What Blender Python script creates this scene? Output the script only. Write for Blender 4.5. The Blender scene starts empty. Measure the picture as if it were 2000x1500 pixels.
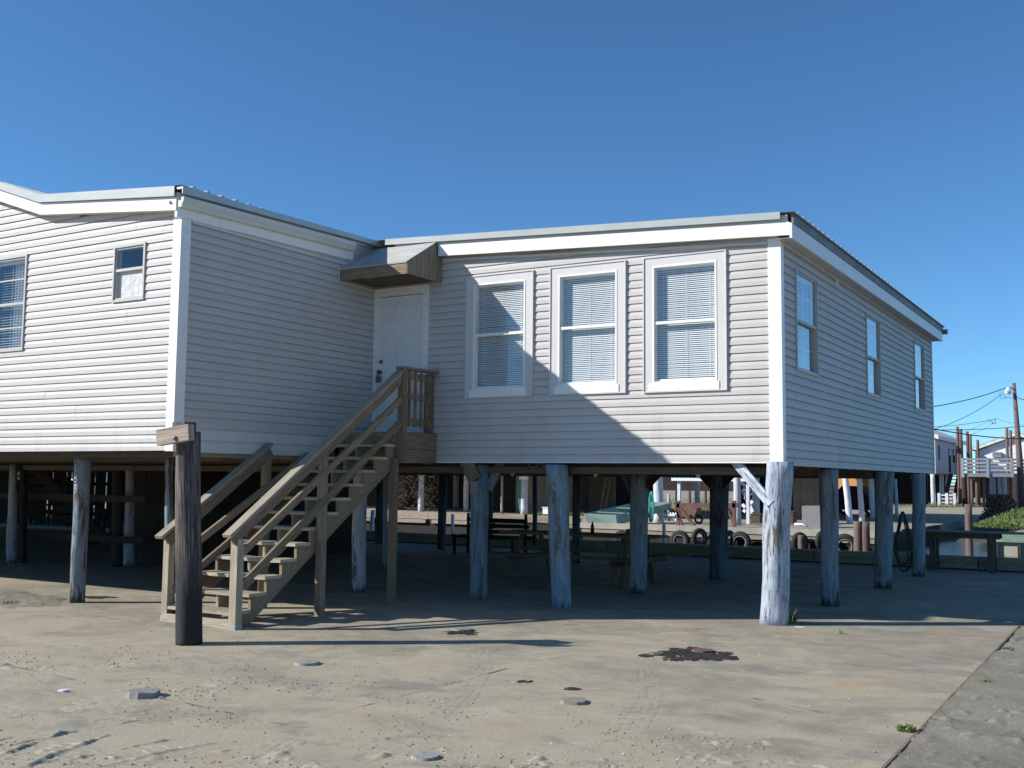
import bpy, bmesh, math, random
import numpy as np
from mathutils import Matrix, Vector, noise as mnoise
random.seed(7); rng = np.random.default_rng(7)
scene = bpy.context.scene
COL = scene.collection

# ------------------------------------------------------------------ camera
F, YAW, PITCH, ROLL, H = 2082.3, -.5399, .0896, -.0104, 1.655
cy, sy = math.cos(YAW), math.sin(YAW)
fw = np.array([sy*math.cos(PITCH), cy*math.cos(PITCH), math.sin(PITCH)])
rt = np.array([cy, -sy, 0.]); dn = np.cross(fw, rt)
r2 = math.cos(ROLL)*rt + math.sin(ROLL)*dn; d2 = -math.sin(ROLL)*rt + math.cos(ROLL)*dn
CAMM = np.stack([r2, d2, fw], 1)
def ray(u, v): return CAMM @ np.array([(u-1000)/F, (v-750)/F, 1.])
def onX(u, v, x): d = ray(u, v); return np.array([0, 0, H]) + x/d[0]*d
def onY(u, v, y): d = ray(u, v); return np.array([0, 0, H]) + y/d[1]*d
def onZ(u, v, z=0): d = ray(u, v); return np.array([0, 0, H]) + (z-H)/d[2]*d
cam = bpy.data.objects.new('camera', bpy.data.cameras.new('camera')); COL.objects.link(cam)
cam.data.sensor_width = 36; cam.data.lens = 36*F/2000; cam.data.clip_end = 6000; cam.data.clip_start = .05
cam.matrix_world = Matrix(((r2[0], -d2[0], -fw[0], 0), (r2[1], -d2[1], -fw[1], 0), (r2[2], -d2[2], -fw[2], H), (0, 0, 0, 1)))
scene.camera = cam

# ------------------------------------------------------------------ light
SD = Vector((1.38, 1.0, -.966)).normalized()
sun = bpy.data.objects.new('sun', bpy.data.lights.new('sun', 'SUN')); COL.objects.link(sun)
sun.rotation_euler = SD.to_track_quat('-Z', 'Y').to_euler(); sun.data.energy = 5.0; sun.data.angle = math.radians(.5)
sun.data.color = (1, .98, .94)
w = bpy.data.worlds.new('World'); scene.world = w; w.use_nodes = True
nt = w.node_tree; bg = nt.nodes['Background']
sk = nt.nodes.new('ShaderNodeTexSky'); sk.sky_type = 'NISHITA'; sk.sun_disc = False
sk.sun_elevation = math.asin(-SD.z); sk.sun_rotation = math.atan2(-SD.x, -SD.y) % (2*math.pi)
sk.air_density = .72; sk.dust_density = 0; sk.ozone_density = 5.5; sk.altitude = 0
tn = nt.nodes.new('ShaderNodeMix'); tn.data_type = 'RGBA'; tn.blend_type = 'MULTIPLY'; tn.inputs[0].default_value = 1; tn.inputs[7].default_value = (.72, .99, 1.05, 1)
nt.links.new(sk.outputs[0], tn.inputs[6]); nt.links.new(tn.outputs[2], bg.inputs[0]); bg.inputs[1].default_value = .120
scene.view_settings.view_transform = 'Standard'; scene.view_settings.look = 'None'
scene.view_settings.exposure = .27; scene.view_settings.gamma = 1
scene.cycles.max_bounces = 8; scene.cycles.transparent_max_bounces = 16

# ------------------------------------------------------------------ materials
MATS = {}
def nodes(name):
    m = bpy.data.materials.new(name); m.use_nodes = True; MATS[name] = m
    t = m.node_tree; return m, t, t.nodes['Principled BSDF']
def N(t, kind, **kw):
    n = t.nodes.new(kind)
    for k, v in kw.items():
        if k in n.inputs.keys() if hasattr(n.inputs, 'keys') else False: n.inputs[k].default_value = v
        else: setattr(n, k, v)
    return n
def vec(t, coord, scale):
    if coord == 'UV':
        c = t.nodes.new('ShaderNodeUVMap').outputs[0]
    elif coord == 'W':
        c = t.nodes.new('ShaderNodeNewGeometry').outputs['Position']
    else:
        c = t.nodes.new('ShaderNodeTexCoord').outputs['Object']
    mp = t.nodes.new('ShaderNodeMapping'); t.links.new(c, mp.inputs[0]); mp.inputs['Scale'].default_value = scale
    return mp.outputs[0]
def noise(t, v, scale=1, detail=6, rough=.6, dist=0):
    n = t.nodes.new('ShaderNodeTexNoise'); t.links.new(v, n.inputs['Vector'])
    n.inputs['Scale'].default_value = scale; n.inputs['Detail'].default_value = detail
    n.inputs['Roughness'].default_value = rough; n.inputs['Distortion'].default_value = dist
    return n.outputs['Fac']
def ramp(t, fac, stops):
    r = t.nodes.new('ShaderNodeValToRGB'); t.links.new(fac, r.inputs[0]); e = r.color_ramp.elements
    while len(e) < len(stops): e.new(.5)
    for i, (p, c) in enumerate(stops):
        e[i].position = p; e[i].color = (c, c, c, 1) if isinstance(c, (int, float)) else (*c, 1)
    return r.outputs[0]
def mix(t, fac, a, b, mode='MIX'):
    n = t.nodes.new('ShaderNodeMix'); n.data_type = 'RGBA'; n.blend_type = mode
    for s, x in ((n.inputs[0], fac), (n.inputs[6], a), (n.inputs[7], b)):
        if isinstance(x, (int, float)): s.default_value = x
        elif isinstance(x, tuple): s.default_value = (*x, 1)
        else: t.links.new(x, s)
    return n.outputs[2]
def bump(t, b, h, strength=.3, dist=.01):
    n = t.nodes.new('ShaderNodeBump'); n.inputs['Strength'].default_value = strength; n.inputs['Distance'].default_value = dist
    t.links.new(h, n.inputs['Height']); t.links.new(n.outputs[0], b.inputs['Normal'])
def plain(name, c, rough=.6, var=.12, scale=(3, 3, 3), metal=0, coord='W', bmp=0, spec=.5):
    m, t, b = nodes(name)
    f = noise(t, vec(t, coord, scale), 1, 7, .65)
    lo = tuple(x*(1-var*1.3) for x in c); hi = tuple(min(1, x*(1+var)) for x in c)
    t.links.new(ramp(t, f, [(.25, lo), (.75, hi)]), b.inputs['Base Color'])
    b.inputs['Roughness'].default_value = rough; b.inputs['Metallic'].default_value = metal
    b.inputs['Specular IOR Level'].default_value = spec
    if bmp: bump(t, b, noise(t, vec(t, coord, tuple(s*12 for s in scale)), 1, 6), bmp, .004)
    return m
def wood(name, c, rough=.8, dark=.45, knots=True, grain=(3.0, 55, 55), crack=.0, paint=None, peel=.5, spec=.25):
    """grain runs along u of the UV map (metres)"""
    m, t, b = nodes(name)
    f = noise(t, vec(t, 'UV', grain), 1, 8, .7, .4)
    g = noise(t, vec(t, 'UV', (.9, 4, 4)), 1, 4, .6)
    col = ramp(t, f, [(.34, tuple(x*dark for x in c)), (.5, tuple(x*.86 for x in c)), (.64, tuple(min(1, x*1.2) for x in c))])
    col = mix(t, ramp(t, g, [(.35, .0), (.7, .45)]), col, tuple(x*.62 for x in c))
    if knots:
        k = t.nodes.new('ShaderNodeTexVoronoi'); t.links.new(vec(t, 'UV', (2.2, 9, 9)), k.inputs['Vector']); k.inputs['Scale'].default_value = 1
        kk = ramp(t, k.outputs['Distance'], [(.05, 1.), (.12, 0.)])
        col = mix(t, kk, col, tuple(x*.25 for x in c))
    hgt = f
    if paint:
        # streaky paint film broken along the grain, bare wood and dark checks showing
        p1 = noise(t, vec(t, 'UV', (1.3, 9, 9)), 1, 9, .72, .5)
        p2 = noise(t, vec(t, 'UV', (5, 60, 60)), 1, 6, .7, .8)
        pc = ramp(t, noise(t, vec(t, 'UV', (2.4, 16, 16)), 1, 7, .7, .6), [(.32, tuple(x*.62 for x in paint[:2])+(paint[2]*.74,)), (.68, tuple(min(1, x*1.2) for x in paint))])
        mask = ramp(t, p1, [(peel-.03, 1.), (peel+.03, 0.)])
        col = mix(t, mask, pc, col)
        ck = ramp(t, p2, [(.33-.06+crack, 1.), (.36+crack, 0.)])
        col = mix(t, ck, col, (.035, .03, .028))
    elif crack:
        p2 = noise(t, vec(t, 'UV', (2.5, 45, 45)), 1, 6, .7, .6)
        col = mix(t, ramp(t, p2, [(.30+crack, 1.), (.34+crack, 0.)]), col, tuple(x*.16 for x in c))
    oi = t.nodes.new('ShaderNodeObjectInfo')
    col = mix(t, 1., col, ramp(t, oi.outputs['Random'], [(0., .80), (1., 1.12)]), 'MULTIPLY')
    t.links.new(col, b.inputs['Base Color']); b.inputs['Roughness'].default_value = rough
    b.inputs['Specular IOR Level'].default_value = spec
    bump(t, b, hgt, .45, .005)
    return m

plain('vinyl_siding', (.545, .508, .480), .55, .05, (.7, .7, 1.6), spec=.3)
def grime(mat, lo, hi, c, sc=(3.2, 3.2, .55), cut=(.50, .66), amt=.30):
    m = MATS[mat]; t = m.node_tree; b = t.nodes['Principled BSDF']; src = b.inputs['Base Color'].links[0].from_socket
    z = t.nodes.new('ShaderNodeSeparateXYZ'); t.links.new(t.nodes.new('ShaderNodeNewGeometry').outputs['Position'], z.inputs[0])
    mr = t.nodes.new('ShaderNodeMapRange'); t.links.new(z.outputs[2], mr.inputs[0]); mr.inputs[1].default_value = lo; mr.inputs[2].default_value = hi; mr.inputs[3].default_value = 1; mr.inputs[4].default_value = .25
    k = mix(t, 1., ramp(t, noise(t, vec(t, 'W', sc), 1, 8, .7), [(cut[0], 0.), (cut[1], amt)]), mr.outputs[0], 'MULTIPLY')
    t.links.new(mix(t, k, src, c), b.inputs['Base Color'])
grime('vinyl_siding', 1.9, 3.0, (.30, .27, .21))
plain('white_trim', (.86, .835, .80), .45, .06, (2, 2, 9)); grime('white_trim', 1.9, 6.5, (.45, .40, .32), (7, 7, 1.5), (.56, .70), .30)
plain('gutter_cream', (.66, .65, .59), .5, .08, (3, 3, 9))
plain('casing', (.62, .59, .565), .5, .04, (4, 4, 4))
plain('tan_vinyl', (.48, .46, .42), .5, .05, (4, 4, 4))
plain('soffit_white', (.62, .60, .55), .6, .1, (3, 3, 3))
plain('galvanised', (.40, .43, .43), .42, .12, (2, 2, 2), metal=.35)
plain('old_metal', (.20, .20, .19), .6, .35, (6, 6, 6), metal=.3)
plain('flashing', (.40, .425, .40), .5, .12, (2, 2, 8), metal=.0)
plain('door_white', (.80, .78, .76), .45, .03, (5, 5, 5))
plain('dark', (.012, .012, .012), .9, .1)
plain('shade_black', (.012, .010, .009), .9, .4, (6, 6, 1))  # near-black so the backdrop planks read as deep shade
plain('interior', (.10, .095, .09), .9, .2)
plain('brass_dark', (.10, .085, .06), .4, .2, metal=.8)
plain('blind_white', (.80, .80, .78), .5, .03)
plain('curtain', (.60, .60, .62), .9, .15, (8, 8, 2))
plain('rubber', (.025, .025, .026), .8, .3, (9, 9, 9))
plain('tyre_rim_white', (.55, .55, .53), .7, .2, (9, 9, 9))
plain('green_metal', (.03, .24, .20), .5, .15, (5, 5, 5))
plain('boat_green', (.27, .36, .32), .6, .25, (4, 4, 4))
plain('hose_teal', (.03, .30, .27), .5, .1)
plain('hose_green', (.012, .05, .035), .5, .1)
plain('concrete_far', (.40, .37, .30), .9, .25, (1.4, 1.4, 1.4), bmp=.3)
plain('rust_brown', (.10, .05, .035), .8, .5, (5, 5, 5))
plain('orange_panel', (.62, .32, .10), .8, .15, (2, 2, 2))
plain('tan_wall', (.21, .185, .15), .85, .15, (2, 2, 2))
plain('grey_box', (.23, .21, .21), .7, .1, (3, 3, 3))
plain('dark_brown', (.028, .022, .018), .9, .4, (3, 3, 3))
plain('house_white', (.78, .78, .80), .6, .05, (2, 2, 2))
plain('house_roof', (.72, .71, .66), .6, .08, (2, 2, 2))
plain('house_roof_grey', (.30, .33, .38), .6, .1, (2, 2, 2))
plain('house_lilac', (.44, .42, .48), .6, .05, (2, 2, 2))
plain('red_brown', (.15, .07, .055), .7, .3, (8, 8, 8))
plain('pvc', (.62, .66, .68), .4, .08, (4, 4, 4))
plain('bulb', (.62, .58, .5), .3, .1)
plain('wire', (.05, .05, .055), .6, .1)
plain('rope', (.34, .26, .17), .9, .2)
plain('tar', (.05, .047, .043), .9, .6, (16, 16, 16), bmp=.8, spec=.15)
plain('litter_white', (.75, .76, .8), .6, .1, (20, 20, 20))
plain('litter_blue', (.1, .25, .6), .6, .1, (20, 20, 20))
plain('lamp_white', (.75, .75, .72), .4, .05)
plain('car_dark', (.015, .02, .045), .25, .2)
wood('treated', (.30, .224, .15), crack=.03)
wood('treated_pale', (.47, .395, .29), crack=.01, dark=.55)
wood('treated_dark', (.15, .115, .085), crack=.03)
wood('grey_wood', (.33, .28, .23), crack=.05)
wood('board_wood', (.40, .32, .25), dark=.35, grain=(2.2, 38, 38), crack=.05)
wood('stump_wood', (.36, .34, .31), crack=.05, knots=False)
wood('plank_side', (.31, .25, .19), knots=False)
wood('canopy_top', (.60, .58, .52), dark=.7, knots=False, grain=(2, 30, 30))
wood('plank_dark', (.050, .038, .028), knots=False)
wood('bulk_wood', (.40, .32, .24), crack=.04)
wood('bulk_dark', (.045, .038, .032), crack=.03)
wood('green_cap', (.22, .33, .24), crack=.03)
wood('pile_brown', (.20, .14, .11), crack=.04, knots=False)
wood('pile_red', (.20, .14, .12), crack=.03, knots=False)
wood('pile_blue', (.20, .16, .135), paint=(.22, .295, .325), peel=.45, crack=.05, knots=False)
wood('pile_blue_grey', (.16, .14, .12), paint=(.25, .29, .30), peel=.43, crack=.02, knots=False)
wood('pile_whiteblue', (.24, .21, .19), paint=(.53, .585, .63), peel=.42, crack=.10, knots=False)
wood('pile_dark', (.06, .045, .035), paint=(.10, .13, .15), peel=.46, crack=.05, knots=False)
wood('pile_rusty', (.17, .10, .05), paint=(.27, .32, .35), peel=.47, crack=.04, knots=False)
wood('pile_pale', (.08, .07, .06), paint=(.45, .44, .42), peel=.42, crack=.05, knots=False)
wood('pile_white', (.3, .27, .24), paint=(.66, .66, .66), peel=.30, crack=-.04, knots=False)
wood('shaded_white', (.3, .28, .26), paint=(.27, .29, .30), peel=.3, crack=-.05, knots=False)  # white paint darkened to hold the deck railing's shade in its colour
wood('picnic_wood', (.17, .125, .06), crack=.02)
wood('rust_stump', (.22, .13, .10), crack=.05, knots=False)
plain('dust_print', (.385, .345, .26), .95, .12, (9, 9, 9), spec=.15)
wood('edging_wood', (.33, .24, .18), crack=.03, knots=False)
wood('dark_bench', (.03, .028, .026), knots=False)

def post_mat():
    m, t, b = nodes('mooring_post')
    f = noise(t, vec(t, 'UV', (2.2, 60, 60)), 1, 9, .75, .5)
    col = ramp(t, f, [(.38, (.010, .009, .009)), (.5, (.07, .055, .047)), (.62, (.26, .205, .175))])
    z = t.nodes.new('ShaderNodeSeparateXYZ'); t.links.new(t.nodes.new('ShaderNodeNewGeometry').outputs['Position'], z.inputs[0])
    n2 = noise(t, vec(t, 'UV', (1.5, 8, 8)), 1, 6)
    a = t.nodes.new('ShaderNodeMath'); a.operation = 'MULTIPLY_ADD'; t.links.new(n2, a.inputs[0]); a.inputs[1].default_value = -1.1; t.links.new(z.outputs[2], a.inputs[2])
    tar = ramp(t, a.outputs[0], [(.0, 1.), (.45, .0)])
    col = mix(t, tar, col, (.012, .012, .013))
    t.links.new(col, b.inputs['Base Color']); b.inputs['Roughness'].default_value = .75
    bump(t, b, f, .7, .008)
post_mat()
def base_stain(mat, zc=.22, c=(.03, .027, .024)):
    """dirty foot of a pile: a stain on the wood up to a ragged height"""
    m = MATS[mat]; t = m.node_tree; b = t.nodes['Principled BSDF']
    src = b.inputs['Base Color'].links[0].from_socket
    z = t.nodes.new('ShaderNodeSeparateXYZ'); t.links.new(t.nodes.new('ShaderNodeNewGeometry').outputs['Position'], z.inputs[0])
    n2 = noise(t, vec(t, 'UV', (4, 14, 14)), 1, 6)
    a = t.nodes.new('ShaderNodeMath'); a.operation = 'MULTIPLY_ADD'; t.links.new(n2, a.inputs[0]); a.inputs[1].default_value = .8; t.links.new(z.outputs[2], a.inputs[2])
    k = ramp(t, a.outputs[0], [(zc+.2, .85), (zc+.32, .0)])
    t.links.new(mix(t, k, src, c), b.inputs['Base Color'])
for k in ('pile_pale', 'pile_blue_grey', 'pile_rusty'): base_stain(k)
base_stain('pile_blue', .08, (.08, .065, .05)); base_stain('pile_whiteblue', .02, (.12, .10, .08))

def glass(name, tint=(.9, .93, .95), refl=1.0, base=.06):
    m = bpy.data.materials.new(name); m.use_nodes = True; MATS[name] = m; t = m.node_tree; t.nodes.clear()
    o = t.nodes.new('ShaderNodeOutputMaterial'); tr = t.nodes.new('ShaderNodeBsdfTransparent'); gl = t.nodes.new('ShaderNodeBsdfGlossy')
    tr.inputs[0].default_value = (*tint, 1); gl.inputs['Roughness'].default_value = .015; gl.inputs[0].default_value = (refl, refl, refl, 1)
    fr = t.nodes.new('ShaderNodeLayerWeight'); pw_ = t.nodes.new('ShaderNodeMath'); pw_.operation = 'POWER'; t.links.new(fr.outputs['Facing'], pw_.inputs[0]); pw_.inputs[1].default_value = 4
    a = t.nodes.new('ShaderNodeMath'); a.operation = 'MULTIPLY_ADD'; a.use_clamp = True; t.links.new(pw_.outputs[0], a.inputs[0]); a.inputs[1].default_value = .9; a.inputs[2].default_value = base
    mx = t.nodes.new('ShaderNodeMixShader'); t.links.new(a.outputs[0], mx.inputs[0]); t.links.new(tr.outputs[0], mx.inputs[1]); t.links.new(gl.outputs[0], mx.inputs[2])
    nz = noise(t, vec(t, 'W', (1.2, 1.2, 1.2)), 1, 2); bp = t.nodes.new('ShaderNodeBump'); bp.inputs['Strength'].default_value = .05; bp.inputs['Distance'].default_value = .02
    t.links.new(nz, bp.inputs['Height']); t.links.new(bp.outputs[0], gl.inputs['Normal'])
    t.links.new(mx.outputs[0], o.inputs[0])
glass('glass', (.94, .95, .95), base=.08); glass('glass_side', (.85, .9, .93), 1.0, .16)
def foil():
    m, t, b = nodes('foil')
    f = noise(t, vec(t, 'W', (14, 14, 9)), 1, 7, .7, 1.5)
    t.links.new(ramp(t, f, [(.35, (.46, .46, .44)), (.5, (.64, .64, .62)), (.7, (.80, .80, .78))]), b.inputs['Base Color'])
    b.inputs['Roughness'].default_value = .45; bump(t, b, f, .8, .02)
foil()
def water():
    m, t, b = nodes('water')
    b.inputs['Base Color'].default_value = (.035, .04, .032, 1); b.inputs['Roughness'].default_value = .06; b.inputs['IOR'].default_value = 1.33
    bump(t, b, noise(t, vec(t, 'W', (1.2, 4, 1)), 1, 5, .6, .3), .35, .05)
water()

def slab_mat():
    m, t, b = nodes('slab')
    p = vec(t, 'W', (1, 1, 1))
    big = noise(t, vec(t, 'W', (.55, .62, 1)), 1, 10, .66, .35); mid = noise(t, vec(t, 'W', (2.1, 2.5, 2)), 1, 10, .76, .35); fin = noise(t, p, 45, 6, .75)
    conc = ramp(t, mid, [(.30, (.21, .184, .138)), (.46, (.298, .262, .197)), (.6, (.358, .316, .236)), (.74, (.46, .405, .302))])
    sand = ramp(t, mix(t, .5, fin, mid), [(.3, (.34, .288, .20)), (.7, (.49, .422, .306))])
    xyz = t.nodes.new('ShaderNodeSeparateXYZ'); t.links.new(t.nodes.new('ShaderNodeNewGeometry').outputs['Position'], xyz.inputs[0])
    g = t.nodes.new('ShaderNodeMapRange'); t.links.new(xyz.outputs[1], g.inputs[0]); g.inputs[1].default_value = 13; g.inputs[2].default_value = 4.5
    g.inputs[3].default_value = -.10; g.inputs[4].default_value = .12
    s = t.nodes.new('ShaderNodeMath'); s.operation = 'ADD'; t.links.new(big, s.inputs[0]); t.links.new(g.outputs[0], s.inputs[1])
    col = mix(t, ramp(t, s.outputs[0], [(.44, 0.), (.56, .95)]), conc, sand)
    dk = noise(t, vec(t, 'W', (.7, 1.0, 1)), 1.2, 11, .74, .5)
    col = mix(t, ramp(t, dk, [(.54, 0.), (.61, .5)]), col, (.19, .178, .15))
    d2 = noise(t, vec(t, 'W', (.8, 1.1, 1)), 1.3, 10, .72, .3)
    col = mix(t, ramp(t, d2, [(.58, 0.), (.61, .5)]), col, (.24, .232, .205))
    rs = noise(t, vec(t, 'W', (.5, .8, 1)), 1.3, 8, .66, 1.0)
    col = mix(t, ramp(t, rs, [(.57, 0.), (.70, .42)]), col, (.40, .24, .11))
    pl = noise(t, vec(t, 'W', (.9, 1.3, 1)), 1.5, 10, .76, .4)
    col = mix(t, ramp(t, pl, [(.57, 0.), (.66, .6)]), col, (.50, .46, .355))
    v = t.nodes.new('ShaderNodeTexVoronoi'); t.links.new(p, v.inputs[0]); v.inputs['Scale'].default_value = 9
    sm = noise(t, p, 2.3, 3)
    r = ramp(t, v.outputs['Distance'], [(.04, 1.), (.07, 0.)])
    k = mix(t, 1., r, ramp(t, sm, [(.5, 0.), (.6, 1.)]), 'MULTIPLY')
    col = mix(t, k, col, (.12, .11, .10))
    col = mix(t, ramp(t, fin, [(.3, .28), (.5, 0.)]), col, (.13, .12, .10))
    t.links.new(col, b.inputs['Base Color']); b.inputs['Roughness'].default_value = .9; b.inputs['Specular IOR Level'].default_value = .2
    hh = mix(t, .45, mid, fin); bump(t, b, hh, .6, .014)
slab_mat()
def dirt_mat(name, c1, c2, c3, sc=1.0, bs=.6):
    m, t, b = nodes(name)
    a = noise(t, vec(t, 'W', (.8*sc, 1.1*sc, 1)), 1, 9, .65, .6); f = noise(t, vec(t, 'W', (1, 1, 1)), 28*sc, 7, .75)
    col = ramp(t, a, [(.3, c1), (.52, c2), (.72, c3)])
    col = mix(t, ramp(t, f, [(.35, .42), (.55, 0.)]), col, tuple(x*.6 for x in c1))
    v = t.nodes.new('ShaderNodeTexVoronoi'); t.links.new(vec(t, 'W', (1, 1, 1)), v.inputs[0]); v.inputs['Scale'].default_value = 14*sc
    col = mix(t, ramp(t, v.outputs['Distance'], [(.08, .8), (.14, 0.)]), col, (.50, .47, .42))
    t.links.new(col, b.inputs['Base Color']); b.inputs['Roughness'].default_value = .95; b.inputs['Specular IOR Level'].default_value = .15
    bump(t, b, f, bs, .02)
dirt_mat('dirt', (.22, .195, .145), (.29, .26, .20), (.36, .32, .245))
dirt_mat('sand_relief', (.34, .30, .215), (.41, .365, .27), (.48, .43, .32), 1.2, .3)
dirt_mat('far_sand', (.30, .26, .20), (.38, .33, .25), (.46, .40, .31), .6)
dirt_mat('shaded_bank', (.07, .065, .055), (.10, .09, .075), (.14, .125, .10), .6)  # dirt tones darkened to paint the shadow lying on the slope
def leaf(name, c1, c2):
    m, t, b = nodes(name)
    f = noise(t, vec(t, 'W', (4, 4, 4)), 1, 4)
    t.links.new(ramp(t, f, [(.3, c1), (.7, c2)]), b.inputs['Base Color']); b.inputs['Roughness'].default_value = .6
    b.inputs['Subsurface Weight'].default_value = 0
def ragged(mat, lo, hi, sc):
    m = MATS[mat]; t = m.node_tree; b = t.nodes['Principled BSDF']; o = [n for n in t.nodes if n.type == 'OUTPUT_MATERIAL'][0]
    tr = t.nodes.new('ShaderNodeBsdfTransparent'); mx = t.nodes.new('ShaderNodeMixShader')
    t.links.new(ramp(t, noise(t, vec(t, 'W', (sc, sc, sc)), 1, 8, .7), [(lo, 0.), (hi, 1.)]), mx.inputs[0]); t.links.new(b.outputs[0], mx.inputs[1]); t.links.new(tr.outputs[0], mx.inputs[2]); t.links.new(mx.outputs[0], o.inputs[0])
ragged('tar', .545, .575, 9)
leaf('grass', (.06, .10, .02), (.17, .21, .06)); leaf('grass_far', (.06, .11, .02), (.17, .22, .06)); leaf('bush', (.06, .04, .03), (.14, .09, .06))

# ------------------------------------------------------------------ mesh builder
class MB:
    def __init__(s): s.v = []; s.f = []; s.uv = []; s.sm = []
    def face(s, pts, uvs=None, smooth=False):
        i = len(s.v); s.v += [tuple(map(float, p)) for p in pts]; s.f.append(tuple(range(i, i+len(pts))))
        if uvs is None:
            p = [Vector(q) for q in pts]; e = p[1]-p[0]; e2 = p[-1]-p[0]
            if e2.length > e.length: e, e2 = e2, e
            u = e.normalized() if e.length else Vector((1, 0, 0)); n = e.cross(e2)
            if getattr(s, 'ud', None) is not None and n.length:
                w_ = s.ud-n.normalized()*s.ud.dot(n.normalized()); u = w_.normalized() if w_.length > .1 else u
            vv = n.cross(u).normalized() if n.length else Vector((0, 0, 1))
            o = random.random()*7 if not hasattr(s, 'o') else s.o
            uvs = [((q-p[0]).dot(u)+o, (q-p[0]).dot(vv)+o*1.7) for q in p]
        s.uv.append(uvs); s.sm.append(smooth); return s
    def box(s, x0, x1, y0, y1, z0, z1):
        return s.beam_c((x0+x1)/2, (y0+y1)/2, (z0+z1)/2, abs(x1-x0), abs(y1-y0), abs(z1-z0))
    def beam_c(s, cx, cy_, cz, a, b, c, M=None):
        P = []
        for dx in (-.5, .5):
            for dy in (-.5, .5):
                for dz in (-.5, .5):
                    q = Vector((dx*a, dy*b, dz*c)); q = (M @ q) if M else q
                    P.append(q+Vector((cx, cy_, cz)))
        s.o = random.random()*9
        for f in ((0, 1, 3, 2), (4, 6, 7, 5), (0, 4, 5, 1), (2, 3, 7, 6), (0, 2, 6, 4), (1, 5, 7, 3)):
            s.face([P[k] for k in f])
        del s.o
        return s
    def beam(s, p0, p1, wd, th, up=(0, 0, 1)):
        """bar from p0 to p1: wd across, th along the 'up' side"""
        p0 = Vector(p0); p1 = Vector(p1); a = (p1-p0); L = a.length; a.normalize(); up = Vector(up)
        sd = a.cross(up); sd = sd.normalized() if sd.length > 1e-6 else Vector((1, 0, 0)); u2 = sd.cross(a)
        M = Matrix((a, sd, u2)).transposed(); c = (p0+p1)/2
        return s.beam_c(c.x, c.y, c.z, L, wd, th, M)
    def prism(s, poly, ax, lo, hi):
        """poly: list of 2-D points in the plane across axis ax (x,y,z order kept), swept lo..hi"""
        def P(a, b, c): return {'x': (c, a, b), 'y': (a, c, b), 'z': (a, b, c)}[ax]
        A = [P(a, b, lo) for a, b in poly]; B = [P(a, b, hi) for a, b in poly]
        s.face(A); s.face(B[::-1]); n = len(poly)
        for i in range(n): s.face([A[i], A[(i+1) % n], B[(i+1) % n], B[i]])
        return s
    def tube(s, pts, r, n=8, cap=True, taper=None):
        pts = [Vector(p) for p in pts]; rings = []; o = random.random()*5; L = 0
        for i, p in enumerate(pts):
            d = (pts[min(i+1, len(pts)-1)]-pts[max(i-1, 0)]).normalized()
            a = d.cross(Vector((.13, .31, .94)) if abs(d.z) < .9 else Vector((.9, .1, 0))).normalized(); b = d.cross(a)
            rr = r if taper is None else taper[i]
            if i: L += (p-pts[i-1]).length
            rings.append(([p+rr*(a*math.cos(t)+b*math.sin(t)) for t in [2*math.pi*k/n for k in range(n)]], L, rr))
        for (A, la, ra), (B, lb, rb) in zip(rings, rings[1:]):
            for k in range(n):
                j = (k+1) % n; c = 2*math.pi*max(ra, .01)/n
                s.face([A[k], A[j], B[j], B[k]], [(la+o, k*c+o), (la+o, (k+1)*c+o), (lb+o, (k+1)*c+o), (lb+o, k*c+o)], True)
        if cap: s.face(rings[0][0][::-1]); s.face(rings[-1][0])
        return s
    def pole(s, x, y, z0, z1, r0, r1=None, n=20, seg=14, rough=.012, lean=(0, 0), bend=0, seed=None):
        """log: irregular vertical cylinder"""
        r1 = r1 or r0*.92; sd = seed if seed is not None else random.random()*100; o = random.random()*9; R = []
        for i in range(seg+1):
            t = i/seg; z = z0+(z1-z0)*t; r = r0+(r1-r0)*t
            cx = x+lean[0]*t+bend*math.sin(t*math.pi)+.02*mnoise.noise((sd, t*2.2, 0))*(r/.15); cyy = y+lean[1]*t+.02*mnoise.noise((sd+9, t*2.2, 0))*(r/.15)
            ring = []
            for k in range(n):
                a = 2*math.pi*k/n
                rr = r*(1+rough*6*mnoise.noise((math.cos(a)*1.3+sd, math.sin(a)*1.3, z*1.1))+rough*3*mnoise.noise((math.cos(a)*5+sd, math.sin(a)*5, z*3)))
                ring.append((cx+rr*math.cos(a), cyy+rr*math.sin(a), z))
            R.append(ring)
        for i in range(seg):
            for k in range(n):
                j = (k+1) % n; c = 2*math.pi*r0/n; h = (z1-z0)/seg
                s.face([R[i][k], R[i][j], R[i+1][j], R[i+1][k]], [(i*h+o, k*c), (i*h+o, (k+1)*c), ((i+1)*h+o, (k+1)*c), ((i+1)*h+o, k*c)], True)
        s.face(R[0][::-1]); s.face(R[-1])
        return s
    def torus(s, c, R, r, ax='y', n=28, m=10, flat=1.0, a0=0, a1=2*math.pi):
        g = []
        for i in range(n+1):
            a = a0+(a1-a0)*i/n; ring = []
            for k in range(m):
                b = 2*math.pi*k/m; q = (R+r*math.cos(b)); h = r*flat*math.sin(b)
                p = {'y': (q*math.cos(a), h, q*math.sin(a)), 'x': (h, q*math.cos(a), q*math.sin(a)), 'z': (q*math.cos(a), q*math.sin(a), h)}[ax]
                ring.append((c[0]+p[0], c[1]+p[1], c[2]+p[2]))
            g.append(ring)
        for i in range(n):
            for k in range(m):
                j = (k+1) % m; s.face([g[i][k], g[i][j], g[i+1][j], g[i+1][k]], [(i/n, k/m), (i/n, (k+1)/m), ((i+1)/n, (k+1)/m), ((i+1)/n, k/m)], True)
        return s
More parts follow.
